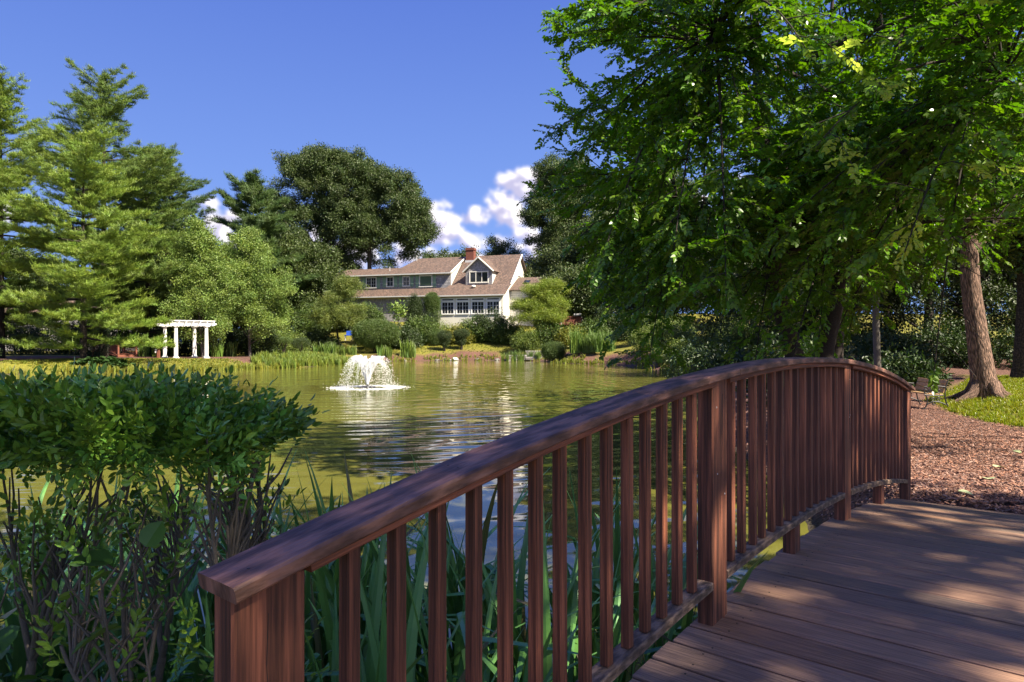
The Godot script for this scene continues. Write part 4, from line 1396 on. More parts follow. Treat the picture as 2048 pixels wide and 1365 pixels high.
	for z in [-1.55, 1.55]:
		for off in [-0.1, 0.1]:
			var st := start()
			var q := [Vector3(-2.0, H + 0.24, z + off), Vector3(2.0, H + 0.24, z + off), Vector3(2.0, H + 0.13, z + off), Vector3(1.75, H + 0.01, z + off), Vector3(-1.75, H + 0.01, z + off), Vector3(-2.0, H + 0.13, z + off)]
			var back := []
			for v in q:
				back.append(v - Vector3(0, 0, 0.05))
			poly(st, q, Vector3.BACK)
			poly(st, back, Vector3.FORWARD)
			for i in 6:
				var j := (i + 1) % 6
				poly(st, [q[i], q[j], back[j], back[i]], (q[i] + q[j]) / 2.0 - Vector3(0, H + 0.12, z + off))
			put(pg, "beam", st.commit(), M.white)
	for k in 7:
		part_box(pg, "rafter", M.white, Vector3(-1.65 + k * 0.55, H + 0.33, 0), Vector3(0.07, 0.17, 4.3), 0.008)
	for k in 5:
		part_box(pg, "batten", M.white, Vector3(0, H + 0.437, -1.7 + k * 0.85), Vector3(3.8, 0.04, 0.06))
	var post := thing("power_post", "short wooden post with white box beside the pergola", "post", at_ground(-29.6, 57.0))
	part_box(post, "post", M.redwood, Vector3(0.06, 0.4, 0), Vector3(0.2, 0.9, 0.16))
	part_box(post, "box", M.white, Vector3(-0.12, 0.6, 0.05), Vector3(0.14, 0.34, 0.16), 0.01)

	# small red footbridge far left
	var rb := thing("footbridge", "small reddish arched footbridge on the far left bank beneath the pines", "footbridge", at_ground(-37.0, 63.5) + Vector3(0, -0.1, 0), deg_to_rad(-28))
	for z in [-0.85, 0.85]:
		for t in [-1.9, 0.0, 1.9]:
			part_box(rb, "post", M.redwood, Vector3(t, 0.72 + 0.28 * (1.0 - t * t / 3.6), z), Vector3(0.14, 1.15, 0.14))
		for part in [["handrail", 1.25, 0.1, 0.2], ["bottom_rail", 0.38, 0.06, 0.08]]:
			put(rb, part[0], bent(func(t): return part[1] + 0.28 * (1.0 - t * t / 3.6), 0.0, -1.98, 1.98, part[3], part[2], z, 0.0, 10), M.redwood)
		for k in 24:
			var t := -1.8 + 3.6 * k / 23.0
			part_box(rb, "baluster", M.redwood, Vector3(t, 0.75 + 0.28 * (1.0 - t * t / 3.6), z), Vector3(0.05, 0.85, 0.05))
	for k in 22:
		var t := -1.9 + 3.8 * k / 21.0
		part_box(rb, "deck_board", M.redwood, Vector3(t, 0.16 + 0.28 * (1.0 - t * t / 3.6), 0), Vector3(0.165, 0.05, 1.8))
	# evergreens and ground cover under the pines
	shrub("yew", "dark clipped yew beside the pine trunk behind the hosta bed", at_ground(-33.6, 55.0), [[Vector3(0, 1.4, 0), Vector3(0.95, 1.5, 0.9)], [Vector3(0.1, 2.2, 0), Vector3(0.8, 0.9, 0.8)]], 1000, fine, 0.26, Color(0.02, 0.045, 0.014), "", 1, true)
	var hosta := thing("hosta_bed", "mound of dark broad hosta leaves under the pines", "plant", at_ground(-29.9, 49.9))
	var hx := []
	for k in 700:
		var p := Vector3(spread(-2.0, 2.0), 0, spread(-0.8, 1.0))
		p.y = 0.62 * (1.0 - pow(absf(p.x) / 2.1, 2.0)) * spread(0.3, 1.0)
		hx.append(aim(p, Vector3(spread(-1, 1), spread(-0.4, 0.3), spread(-0.3, 1)), Vector3.UP + any_dir() * 0.4, spread(0.2, 0.34)))
	many(hosta, "leaves", leaf_sets.round_leaves.leaf, M.leaf_far, hx, Color(0.035, 0.075, 0.018), 0.3)
	shrub("garden_shrub", "dark low shrub at the foot of the leftmost pine", at_ground(-41.0, 52.0), [[Vector3(0, 0.6, 0), Vector3(1.6, 0.8, 1.2)]], 420, M.ball_small, 0.3, dark, "shrubs under the pines", 2)
	shrub("garden_shrub", "long dark hedge behind the pergola", at_ground(-29.0, 67.5), [[Vector3(-3.5, 1.3, 0), Vector3(3.0, 1.5, 1.2)], [Vector3(0, 1.3, 0), Vector3(3.0, 1.6, 1.2)], [Vector3(3.5, 1.3, 0), Vector3(3.0, 1.5, 1.2)]], 1900, M.ball_small, 0.36, dark, "", 4)
	shrub("garden_shrub", "dark evergreen screen in front of the outbuilding", at_ground(-49.0, 72.0), [[Vector3(-5, 1.6, 0), Vector3(4.0, 2.4, 1.6)], [Vector3(0, 1.6, 0), Vector3(4.0, 2.2, 1.6)], [Vector3(5, 1.6, 0), Vector3(4.0, 2.5, 1.6)]], 2200, M.ball_small, 0.42, dark, "", 4)
	# right bank behind the forked tree
	shrub("clipped_hedge", "dark clipped hedge on the right bank under the forked tree", at_ground(19.5, 60.0), [[Vector3(-1.0, 0.7, 0), Vector3(1.4, 0.85, 0.9)], [Vector3(1.0, 0.7, 0), Vector3(1.4, 0.85, 0.9)]], 1000, fine, 0.26, dark, "", 3, true)
	for q in [[13.5, 57.0, 1.6, "leafy shrub by the water right of the tall grass"], [16.5, 52.0, 1.3, "low shrub on the right bank below the clipped hedge"], [12.5, 63.0, 1.8, "light green shrub behind the tall grass clumps"], [15.5, 66.0, 2.0, "broad green shrub left of the clipped hedge"], [23.5, 62.0, 2.0, "tall shrub right of the clipped hedge"], [12.2, 49.0, 1.5, "leafy shrub at the water behind the crown of the forked tree"], [12.6, 44.5, 1.6, "leafy shrub where the right bank nears the forked tree"], [14.8, 47.0, 1.9, "broad shrub on the right bank above the waterline"], [12.0, 53.5, 1.2, "small shrub at the waterline of the right bank"], [18.5, 55.0, 1.8, "bushy shrub in front of the clipped hedge"]]:
		shrub("garden_shrub", q[3], at_ground(q[0], q[1]), [[Vector3(0, q[2] * 0.6, 0), Vector3(q[2], q[2] * 0.75, q[2])], [Vector3(q[2] * 0.5, q[2] * 0.4, 0.4), Vector3(q[2] * 0.7, q[2] * 0.6, q[2] * 0.7)]], int(300 * q[2]), M.ball_small, 0.34, bright, "shrubs on the right bank", 2)

func build_far_trees() -> void:
	rng.seed = 47
	var lime := Color(0.165, 0.245, 0.028)
	var olive := Color(0.115, 0.18, 0.026)
	var blue := Color(0.075, 0.13, 0.032)
	pine_tree("bright white pine nearest the water with bare lower trunk and low sunlit boughs", at_ground(-31.8, 50.6), 16.8, 7.0, 1.3, lime, "white pines on the left bank")
	pine_tree("tallest white pine, its dark top above the bright one", at_ground(-36.2, 60.5), 25.3, 7.6, 4.0, olive, "white pines on the left bank")
	pine_tree("white pine at the left edge with twin grey trunks", at_ground(-42.0, 56.0), 23.0, 6.4, 2.0, lime, "white pines on the left bank")
	pine_tree("white pine right of the tallest one with drooping boughs over the pergola", at_ground(-35.0, 65.5), 19.6, 7.0, 2.5, olive, "white pines on the left bank")
	pine_tree("dark bluish pine behind, its boughs meeting the sky above the birches", at_ground(-38.2, 76.0), 21.5, 8.0, 3.0, blue, "dark pines behind the left bank")
	pine_tree("dark pyramid shaped pine between birches and oaks", at_ground(-32.8, 86.5), 21.6, 6.4, 4.0, blue, "dark pines behind the left bank", Vector3.ZERO, 0.75)
	# birches
	var birch := Color(0.16, 0.235, 0.045)
	for q in [[-27.6, 61.0, 12.0, 2.9, "river birch with light feathery crown behind the pergola"], [-24.6, 64.0, 11.6, 3.3, "river birch with curved pale trunk right of the pergola"]]:
		var h: float = q[2]
		var w: float = q[3]
		crown_tree(q[4], at_ground(q[0], q[1]), h, 0.13, [[Vector3(0, h * 0.78, 0), Vector3(w * 0.55, h * 0.2, w * 0.55)], [Vector3(-w * 0.35, h * 0.52, 0.3), Vector3(w * 0.75, h * 0.26, w * 0.7)], [Vector3(w * 0.4, h * 0.5, 0.3), Vector3(w * 0.75, h * 0.26, w * 0.7)], [Vector3(0, h * 0.3, 0.4), Vector3(w, h * 0.16, w * 0.8)]], 120, 22, 0.85, M.ball_small, 0.42, birch, M.bark_grey, "tree", "birch_tree", "birches on the left bank")
	# oaks behind the house
	var oak := Color(0.062, 0.095, 0.024)
	crown_tree("great oak with a tall bare trunk left of the house", at_ground(-28.2, 102.0), 27.5, 0.5, [[Vector3(-3.5, 21.0, 0), Vector3(4.6, 5.0, 4.5)], [Vector3(3.0, 21.8, 0), Vector3(5.0, 4.6, 4.5)], [Vector3(-0.5, 24.6, 0), Vector3(4.0, 3.0, 4)], [Vector3(-5.0, 15.5, 1), Vector3(3.4, 4.5, 3.6)], [Vector3(4.5, 16, 0), Vector3(4.0, 4.5, 4)], [Vector3(0, 9, -2), Vector3(5.0, 4.0, 3)]], 330, 34, 1.35, M.ball_oak, 0.7, oak, M.bark_grey, "tree", "oak_tree", "oaks behind the house")
	crown_tree("broad oak sloping down to the house roof", at_ground(-21.5, 103.0), 25.5, 0.5, [[Vector3(-2.6, 20.8, 0), Vector3(4.8, 4.6, 4.5)], [Vector3(2.6, 18.6, 0), Vector3(4.8, 4.6, 4.5)], [Vector3(6.2, 14.0, 0), Vector3(3.6, 4.6, 4)], [Vector3(-4.0, 14, 1), Vector3(4.2, 5.0, 3.6)], [Vector3(1.5, 11.5, 0), Vector3(5.4, 5.0, 4)]], 360, 34, 1.35, M.ball_oak, 0.7, oak, M.bark_grey, "tree", "oak_tree", "oaks behind the house")
	crown_tree("oak right behind the house gable", at_ground(8.2, 104.0), 25.0, 0.45, [[Vector3(0, 21, 0), Vector3(4.4, 3.8, 4.2)], [Vector3(-2.8, 15.5, 0), Vector3(3.6, 4.2, 4)], [Vector3(3.4, 16, 0), Vector3(4.2, 4.6, 4)], [Vector3(0, 9.5, 0), Vector3(4.8, 4.6, 4)]], 280, 34, 1.3, M.ball_oak, 0.68, Color(0.065, 0.1, 0.022), M.bark_grey, "tree", "oak_tree", "oaks behind the house")
	crown_tree("small dark tree at the right end of the house roof", at_ground(-1.5, 108.0), 12.8, 0.3, [[Vector3(0, 9.5, 0), Vector3(3.0, 3.6, 3)], [Vector3(3, 7, 0), Vector3(3.4, 3.6, 3)]], 60, 22, 1.2, M.ball_small, 0.6, Color(0.06, 0.085, 0.022), M.bark_dark, "tree", "background_tree")
	# woods that close the view
	var wood := [[-60, 112, 17, "tall wood tree behind the outbuilding"], [-72, 100, 15, "wood tree at the far left behind the pines"], [-50, 104, 17, "wood tree between the pale building and the dark pine"], [-41, 98, 14, "wood tree behind the birches"], [-35, 112, 16, "wood tree behind the great oak on its left"], [-10, 122, 13, "wood tree behind the house roof"],
		[18, 98, 20, "wood tree behind the forked tree on its left"], [25, 104, 22, "wood tree behind the cottage"], [36, 100, 20, "wood tree right of the cottage"], [13, 92, 15, "wood tree beyond the brick wall"], [20, 84, 14, "wood tree at the top of the right bank"], [27, 76, 14, "wood tree on the right bank before the cottage"], [42, 84, 17, "wood tree far right beyond the cottage"], [-29, 92, 13, "wood tree at the foot of the great oak"], [-45, 84, 11, "wood tree low behind the birches"], [7.5, 96, 9.5, "low dense tree behind the maple at the right end of the house"], [13.5, 100, 11, "low dense tree right of the house oak"], [19.0, 92, 10, "low dense tree above the right bank"], [-36, 91, 12, "low wood tree seen through the birch trunks"], [9.0, 89, 7, "low dense tree behind the brick wall"], [52, 92, 18, "last wood tree at the far right"]]
	for q in wood:
		var h: float = q[2]
		crown_tree(q[3], at_ground(q[0], q[1]), h, 0.35, [[Vector3(0, h * 0.75, 0), Vector3(4.5, h * 0.24, 4.5)], [Vector3(-2.5, h * 0.42, 0), Vector3(4.0, h * 0.34, 4)], [Vector3(2.5, h * 0.42, 0), Vector3(4.0, h * 0.34, 4)]], 130, 26, 1.6, M.ball_small, 0.8, Color(0.06, 0.09, 0.02), M.bark_dark, "tree", "background_tree", "trees of the wood behind")
	var right := [[17.0, 40.0, 10, "dark wood tree right behind the slender trunk"], [23.0, 38.0, 14, "dark wood tree behind the bench path"], [29.0, 42.0, 15, "dark wood tree behind the big leaning trunk"], [36.0, 46.0, 15, "dark wood tree at the right edge"], [22.0, 50.0, 16, "wood tree deeper behind the bench"], [31.0, 56.0, 17, "tall dark wood tree behind the path on the right"], [43.0, 58.0, 17, "farthest dark wood tree at the right edge"], [39.0, 37.0, 14, "wood tree outside the lawn on the right"], [47.0, 46.0, 15, "wood tree beyond the lawn far to the right"], [44.0, 28.0, 13, "wood tree beside the lawn far to the right"]]
	for q in right:
		var h: float = q[2]
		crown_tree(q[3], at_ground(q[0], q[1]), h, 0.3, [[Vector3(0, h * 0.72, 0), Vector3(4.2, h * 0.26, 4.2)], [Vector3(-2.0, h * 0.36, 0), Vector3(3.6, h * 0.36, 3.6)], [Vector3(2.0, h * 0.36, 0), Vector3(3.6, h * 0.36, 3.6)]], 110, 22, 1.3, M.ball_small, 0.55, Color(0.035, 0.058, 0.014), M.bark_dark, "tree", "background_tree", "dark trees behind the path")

func build_near_trees() -> void:
	rng.seed = 59
	# forked tree by the end of the bridge
	var t1 := thing("forked_tree", "forked dark trunk with a wide drooping leafy crown hanging over the pond beyond the railing", "tree", at_ground(5.2, 12.2))
	var b: float = t1.position.y
	var tr := [
		[[Vector3(-0.1, -0.2, 0), Vector3(-0.15, 1.6 - b + 0.2, 0.1), Vector3(-0.6, 3.3 - b, 0.2), Vector3(-0.65, 5.0 - b, 0.2), Vector3(-0.9, 6.3 - b, 0.3), Vector3(-1.0, 8.2 - b, 0.4)], [0.22, 0.17, 0.145, 0.12, 0.09, 0.05]],
		[[Vector3(0.25, -0.2, -0.1), Vector3(0.4, 2.1 - b, 0), Vector3(0.65, 3.1 - b, 0), Vector3(0.9, 4.6 - b, 0.1), Vector3(1.5, 6.5 - b, 0), Vector3(1.9, 8.4 - b, 0)], [0.21, 0.16, 0.135, 0.11, 0.09, 0.05]]]
	leafy_tree(t1, tr, Vector3(0.3, 5.5 - b, 0.9), Vector3(5.2, 4.6, 5.3), 500, "big_leaves", M.leaf, Color(0.125, 0.24, 0.02), 300, M.bark_dark, 0.082, -0.95,
		func(p): return p.x > -p.z * 0.62 and p.y < 3.5, 0.4)
	# big leaning tree on the lawn
	var t2 := thing("leaning_tree", "thick leaning reddish brown trunk on the lawn beside the bench", "tree", at_ground(14.0, 20.2))
	b = t2.position.y
	var lean := [[Vector3(0.1, -0.25, 0), Vector3(0.05, 0.15, 0), Vector3(-0.05, 0.7, 0), Vector3(-0.22, 1.9, 0), Vector3(-0.42, 3.4, 0), Vector3(-0.55, 5.2, 0.1), Vector3(-0.5, 7.5, 0.3), Vector3(-0.3, 10.0, 0.4)], [0.54, 0.4, 0.33, 0.28, 0.25, 0.21, 0.16, 0.08]]
	leafy_tree(t2, [lean], Vector3(-0.6, 8.5, -1.2), Vector3(5.4, 4.2, 4.8), 150, "big_leaves", M.leaf, Color(0.115, 0.215, 0.018), 0, M.bark_red, 0.13, -0.85, func(p): return p.y < 3.4, 0.62)
	var roots := start()
	for a in [0.3, 1.5, 2.9, 4.2, 5.4]:
		var e := Vector3(cos(a), 0, sin(a))
		tube(roots, [e * 0.25 + Vector3(0, 0.5, 0), e * 0.45 + Vector3(0, 0.16, 0), e * 0.85 + Vector3(0, 0.0, 0), e * 1.3 + Vector3(0, -0.12, 0)], [0.16, 0.14, 0.09, 0.04], 7, false)
	put(t2, "root", roots.commit(), M.bark_red)
	# trees that stand right of the bridge and shade it
	var t3 := thing("shade_tree", "leafy boughs reaching in at the upper right from a tree beside the bridge", "tree", at_ground(9.4, 0.6))
	b = t3.position.y
	var up := [[Vector3(0, -0.2, 0), Vector3(0.1, 1.8, 0), Vector3(0, 4.6, 0.1), Vector3(-0.2, 7.6, 0), Vector3(0, 11.4, 0)], [0.32, 0.26, 0.22, 0.16, 0.05]]
	leafy_tree(t3, [up], Vector3(-2.0, 10.0, 3.0), Vector3(7.2, 3.2, 6.2), 400, "big_leaves", M.leaf, Color(0.115, 0.22, 0.018), 300, M.bark, 0.11, -0.8,
		func(p): return in_frame(p) < 1e5 and (p.x < -p.z * 0.6 or p.y - eye.y < -p.z * 0.16) or in_frame(p) < 3.4)
	var t4 := thing("shade_tree", "tree right of the bark path, its leafy boughs at the right edge", "tree", at_ground(17.6, 3.6))
	up = [[Vector3(0, -0.2, 0), Vector3(0.1, 2.0, 0), Vector3(0, 4.0, 0.1), Vector3(-0.2, 6.0, 0), Vector3(0, 9.2, 0)], [0.3, 0.25, 0.2, 0.15, 0.05]]
	leafy_tree(t4, [up], Vector3(-2.2, 6.8, -0.6), Vector3(4.4, 3.4, 4.0), 48, "big_leaves", M.leaf, Color(0.115, 0.22, 0.018), 96, M.bark, 0.14, -0.8,
		func(p): return in_frame(p) < 1e5 and p.y - eye.y < -p.z * 0.03)
	var t5 := thing("leafy_tree", "leafy tree between the forked trunk and the leaning trunk, farther back", "tree", at_ground(7.8, 16.6))
	b = t5.position.y
	up = [[Vector3(0, -0.2, 0), Vector3(0.1, 2.0, 0), Vector3(0, 4.0, 0.1), Vector3(-0.2, 6.0, 0), Vector3(0, 10.2, 0)], [0.2, 0.17, 0.14, 0.1, 0.04]]
	leafy_tree(t5, [up], Vector3(2.2, 7.6, 0), Vector3(4.8, 5.0, 4.2), 130, "big_leaves", M.leaf, Color(0.115, 0.215, 0.018), 0, M.bark_dark, 0.14, -0.9)
	# slender trunk and far trunk
	var st := start()
	var o := thing("slender_tree", "slender grey trunk behind the crest of the railing", "tree", at_ground(13.0, 24.3))
	tube(st, [Vector3(0, -0.2, 0), Vector3(0.02, 1.0, 0), Vector3(-0.05, 3.0, 0), Vector3(0.1, 6.0, 0)], [0.16, 0.12, 0.11, 0.05], 8)
	put(o, "trunk", st.commit(), M.bark_grey)
	var xs := []
	for k in 420:
		xs.append(Transform3D(Basis(any_dir(), spread(0, TAU)) * Basis.from_scale(Vector3.ONE * spread(0.3, 0.5)), Vector3(0, 5.4, 0) + any_dir() * Vector3(2.4, 1.8, 2.4) * sqrt(rng.randf())))
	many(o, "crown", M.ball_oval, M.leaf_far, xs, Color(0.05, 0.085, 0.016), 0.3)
	o = thing("woodland_tree", "thick shaded trunk at the right edge behind the lawn", "tree", at_ground(21.4, 28.5))
	st = start()
	tube(st, [Vector3(0, -0.2, 0), Vector3(0, 0.6, 0), Vector3(0.1, 3.0, 0), Vector3(0.0, 9.0, 0)], [0.55, 0.4, 0.34, 0.2], 9)
	put(o, "trunk", st.commit(), M.bark)
	xs = []
	for k in 1800:
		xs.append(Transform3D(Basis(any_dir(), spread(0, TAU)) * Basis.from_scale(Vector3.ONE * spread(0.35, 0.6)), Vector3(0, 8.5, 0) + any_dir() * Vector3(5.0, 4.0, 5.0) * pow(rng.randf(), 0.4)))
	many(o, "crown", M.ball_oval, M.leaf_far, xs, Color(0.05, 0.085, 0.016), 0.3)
	# undergrowth behind the bench and the railing
	for q in [[14.6, 26.0, 1.1, "dark grassy shrub right of the slender trunk"], [12.0, 29.0, 1.6, "dark shrub left of the slender trunk"], [18.0, 33.0, 1.6, "dark shrub behind the bark path left of the leaning tree"], [22.5, 36.0, 1.8, "dark shrub behind the leaning tree"], [9.8, 34.0, 1.7, "leafy shrub on the shore behind the forked tree"], [7.9, 19.5, 1.2, "low leafy shrub on the shore right of the forked tree"], [27.0, 35.0, 1.9, "dark shrub at the right edge behind the far trunk"]]:
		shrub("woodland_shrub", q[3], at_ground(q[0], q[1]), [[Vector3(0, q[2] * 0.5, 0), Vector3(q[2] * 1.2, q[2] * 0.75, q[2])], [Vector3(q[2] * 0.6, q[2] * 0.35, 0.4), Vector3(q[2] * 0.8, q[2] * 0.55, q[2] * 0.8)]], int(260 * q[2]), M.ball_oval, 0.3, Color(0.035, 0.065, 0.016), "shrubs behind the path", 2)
	var rock := start()
	ball(rock, Vector3.ZERO, Vector3(0.5, 0.22, 0.3), 0.1, 6, 9)
	tag(put(self, "boulder", rock.commit(), M.stone_pale, Transform3D(Basis.IDENTITY, at_ground(15.4, 25.6) + Vector3(0, 0.1, 0))), "pale boulder at the back edge of the bark path", "boulder")

# ------------------------------------------------------------------ bench
func spiral(c: Vector3, r: float, a0: float, turns: float, flip := 1.0) -> Array:   # in the plane of the bench end (y up, z front)
	var out := []
	for i in 15:
		var t := i / 14.0
		var a := a0 + flip * TAU * turns * t
		var rr := r * (1.0 - 0.8 * t)
		out.append(c + Vector3(0, sin(a) * rr, cos(a) * rr))
	return out

func build_bench() -> void:
	rng.seed = 71
	var o := thing("park_bench", "wooden slatted bench with black scrolled iron ends on the bark path", "bench", at_ground(11.3, 18.9), deg_to_rad(-92))
	o.scale = Vector3.ONE * 1.1
	for i in 5:
		put(o, "seat_slat", box_mesh(Vector3(1.25, 0.028, 0.075), 0.006), M.slat, Transform3D(Basis(Vector3.RIGHT, -0.05), Vector3(0, 0.37 + 0.004 * i, -0.17 + i * 0.088)))
	for i in 3:
		put(o, "back_slat", box_mesh(Vector3(1.25, 0.1, 0.028), 0.006), M.slat, Transform3D(Basis(Vector3.RIGHT, -0.3), Vector3(0, 0.45 + 0.108 * i, -0.235 - 0.033 * i)))
	for s in [-0.62, 0.62]:
		var st := start()
		var th := [0.017, 0.017, 0.017, 0.017, 0.017, 0.017, 0.017, 0.017]
		# rear upright and leg, front leg, seat bar, arm
		tube(st, curve(Vector3(s, 0.72, -0.33), Vector3(s, 0.35, -0.17), Vector3(s, 0.0, -0.36), 7), th, 6)
		tube(st, curve(Vector3(s, 0.36, 0.2), Vector3(s, 0.12, 0.1), Vector3(s, 0.0, 0.27), 7), th, 6)
		tube(st, curve(Vector3(s, 0.35, -0.22), Vector3(s, 0.33, 0), Vector3(s, 0.36, 0.24), 7), th, 6)
		tube(st, curve(Vector3(s, 0.55, -0.26), Vector3(s, 0.6, 0.05), Vector3(s, 0.55, 0.24), 7), th, 6)
		tube(st, curve(Vector3(s, 0.12, -0.28), Vector3(s, 0.27, 0), Vector3(s, 0.12, 0.17), 7), th, 6)
		var frame := put(o, "iron_end", st.commit(), M.iron)
		for q in [[Vector3(s, 0.46, 0.2), 0.085, 1.57, 1.3, 1.0], [Vector3(s, 0.46, 0.04), 0.07, 0.0, 1.4, 1.0], [Vector3(s, 0.46, -0.11), 0.075, 1.57, 1.3, -1.0], [Vector3(s, 0.24, 0.03), 0.06, 0.5, 1.3, 1.0], [Vector3(s, 0.25, -0.1), 0.06, 2.6, 1.3, -1.0], [Vector3(s, 0.16, 0.0), 0.05, 4.7, 1.2, 1.0]]:
			var sc := start()
			var rr := []
			for i in 15:
				rr.append(0.013)
			tube(sc, spiral(q[0], q[1], q[2], q[3], q[4]), rr, 5)
			put(frame, "scroll", sc.commit(), M.iron)

# ------------------------------------------------------------------ fountain
func build_fountain() -> void:
	rng.seed = 83
	var o := thing("fountain", "white spray of the floating fountain in the middle of the pond", "fountain", Vector3(-6.84, 0, -32.3))
	var st := start()
	lathe(st, [Vector2(0.0, -0.1), Vector2(0.42, -0.08), Vector2(0.42, 0.02), Vector2(0.3, 0.07), Vector2(0.06, 0.08), Vector2(0.05, 0.16), Vector2(0.0, 0.16)], 14)
	put(o, "float", st.commit(), M.iron)
	var drop := start()
	ball(drop, Vector3.ZERO, Vector3.ONE, 0.0, 3, 5)
	var dm := drop.commit()
	var up := []
	var down := []
	var foam := []
	for jet in 60:
		var a := TAU * jet / 60.0 + spread(-0.04, 0.04)
		var vr := spread(0.85, 1.35)
		var vy := spread(4.7, 5.25)
		for k in 300:
			var t := rng.randf() * (2.0 * vy / 9.81)
			var rise := t < vy / 9.81 * 1.08
			if rise and rng.randf() < 0.2 or not rise and rng.randf() < 0.6:
				continue
			var wob := 0.012 + 0.07 * t
			var p := Vector3(cos(a), 0, sin(a)) * (vr * t * (1.0 + spread(-0.1, 0.1)) + 0.03) + Vector3(0, vy * t - 4.905 * t * t + 0.1, 0) + any_dir() * wob * rng.randf()
			if p.y < 0.01:
				continue
			var s := spread(0.005, 0.0135) * (0.9 if not rise else 1.0)
			var x := Transform3D(Basis.from_scale(Vector3(s, s * spread(1.0, 2.6), s)), p)
			if rise:
				up.append(x)
			else:
				down.append(x)
	for k in 2200:
		var a := spread(0, TAU)
		var r := 1.25 + rng.randfn(0.0, 0.26) + 0.25 * rng.randf()
		if r < 0.3 or r > 2.3:
			continue
		var s := spread(0.008, 0.034)
		foam.append(Transform3D(Basis.from_scale(Vector3(s, s * spread(0.15, 0.4), s)), Vector3(cos(a) * r, spread(0.0, 0.006), sin(a) * r)))
		if k % 6 == 0:
			foam.append(Transform3D(Basis.from_scale(Vector3.ONE * spread(0.006, 0.013)), Vector3(cos(a) * r, spread(0.02, 0.22), sin(a) * r)))
	many(o, "rising_water", dm, M.droplet, up, Color(0.95, 0.95, 0.95), 0.03)
	many(o, "falling_spray", dm, M.droplet, down, Color(0.95, 0.95, 0.95), 0.03)
	many(o, "foam", dm, M.foam, foam, Color(0.9, 0.9, 0.9), 0.05)

# ------------------------------------------------------------------ hedge at the near bank
func build_hedge() -> void:
	rng.seed = 97
	var o := thing("hedge", "flat topped dark glossy hedge on bare grey stems in the left foreground", "hedge", Vector3(-1.5, 0.55, -2.25))
	var xs := []
	var tips := []
	# stems: several feet, each forking up into the leafy top
	var feet := [Vector2(-1.05, 0.1), Vector2(-0.75, -0.25), Vector2(-0.55, 0.35), Vector2(-0.2, 0.0), Vector2(0.12, -0.3), Vector2(0.3, 0.2), Vector2(0.55, 0.1), Vector2(0.6, -0.25)]
	for f in feet:
		var foot := Vector3(f.x, -0.1, f.y)
		var fork := foot + Vector3(spread(-0.1, 0.08), spread(0.5, 0.85), spread(-0.08, 0.08))
		var st := start()
		tube(st, curve(foot, foot.lerp(fork, 0.5) + Vector3(spread(-0.05, 0.05), 0, spread(-0.04, 0.04)), fork, 6), [0.024, 0.021, 0.019, 0.018, 0.017, 0.016, 0.015], 7, false)
		var main := put(o, "stem", st.commit(), M.twig)
		for k in 6:
			var a := spread(0, TAU)
			var e := fork + Vector3(cos(a) * spread(0.08, 0.42), spread(0.3, 0.62), sin(a) * spread(0.05, 0.3))
			e.y = minf(e.y, 1.34)
			e.x = minf(e.x, 0.6)
			var c := fork.lerp(e, 0.5) + Vector3(cos(a) * 0.06, spread(-0.05, 0.02), sin(a) * 0.04)
			st = start()
			var pts := curve(fork, c, e, 6)
			tube(st, pts, [0.012, 0.0105, 0.0095, 0.008, 0.007, 0.006, 0.005], 5, false)
			for q in 7:
				var p := line_at(pts, spread(0.35, 1.0))
				var b := p + Vector3(spread(-0.16, 0.16), spread(0.1, 0.32), spread(-0.14, 0.14))
				b.y = minf(b.y, 1.38)
				b.x = minf(b.x, 0.68)
				tube(st, [p, p.lerp(b, 0.5) + any_dir() * 0.015, b], [0.005, 0.004, 0.0025], 4, false)
				if b.y > 1.2 or rng.randf() < 0.3:
					tips.append(b)
				if b.y > 1.25 and rng.randf() < 0.3:
					tips.append(p)
			put(main, "branch", st.commit(), M.twig)
	# leafy top: thick above, ragged below
	for k in 4200:
		var x := spread(-1.6, 0.7)
		var z := spread(-0.34, 0.5)
		var edge := smoothstep(0.35, 0.7, x)
		var top := 1.43 + 0.012 * sin(x * 7.0) + 0.01 * cos(z * 9.0 + x * 4.0) - 0.07 * edge
		var low := 1.3 - 0.045 * sin(x * 5.0 + 1.0) * cos(z * 6.0) - 0.02 * edge
		if absf(z - 0.08) > 0.42 - 0.14 * edge:
			continue
		var u := rng.randf()
		var y := lerpf(top, low, u)
		var out := Vector3((1.0 * edge) + spread(-0.5, 0.5), 0.55 if y > top - 0.05 else spread(-0.25, 0.4), spread(-0.5, 0.5) + z * 1.4)
		xs.append(aim(Vector3(x, y, z), out, any_dir(), spread(0.7, 1.1)))
	for p in tips:
		xs.append(aim(p, Vector3(spread(-0.6, 0.6), 0.6, spread(-0.6, 0.6)), any_dir(), spread(0.8, 1.1)))
	for k in 170:
		var p := Vector3(spread(-1.3, 0.6), spread(0.35, 1.25), spread(-0.3, 0.4))
		xs.append(aim(p, Vector3(spread(-0.6, 0.6), 0.7, spread(-0.6, 0.6)), any_dir(), spread(0.8, 1.1)))
	dress(o, "hedge_leaves", xs, M.leaf_gloss, Color(0.16, 0.31, 0.04), 0.45, 300, false)

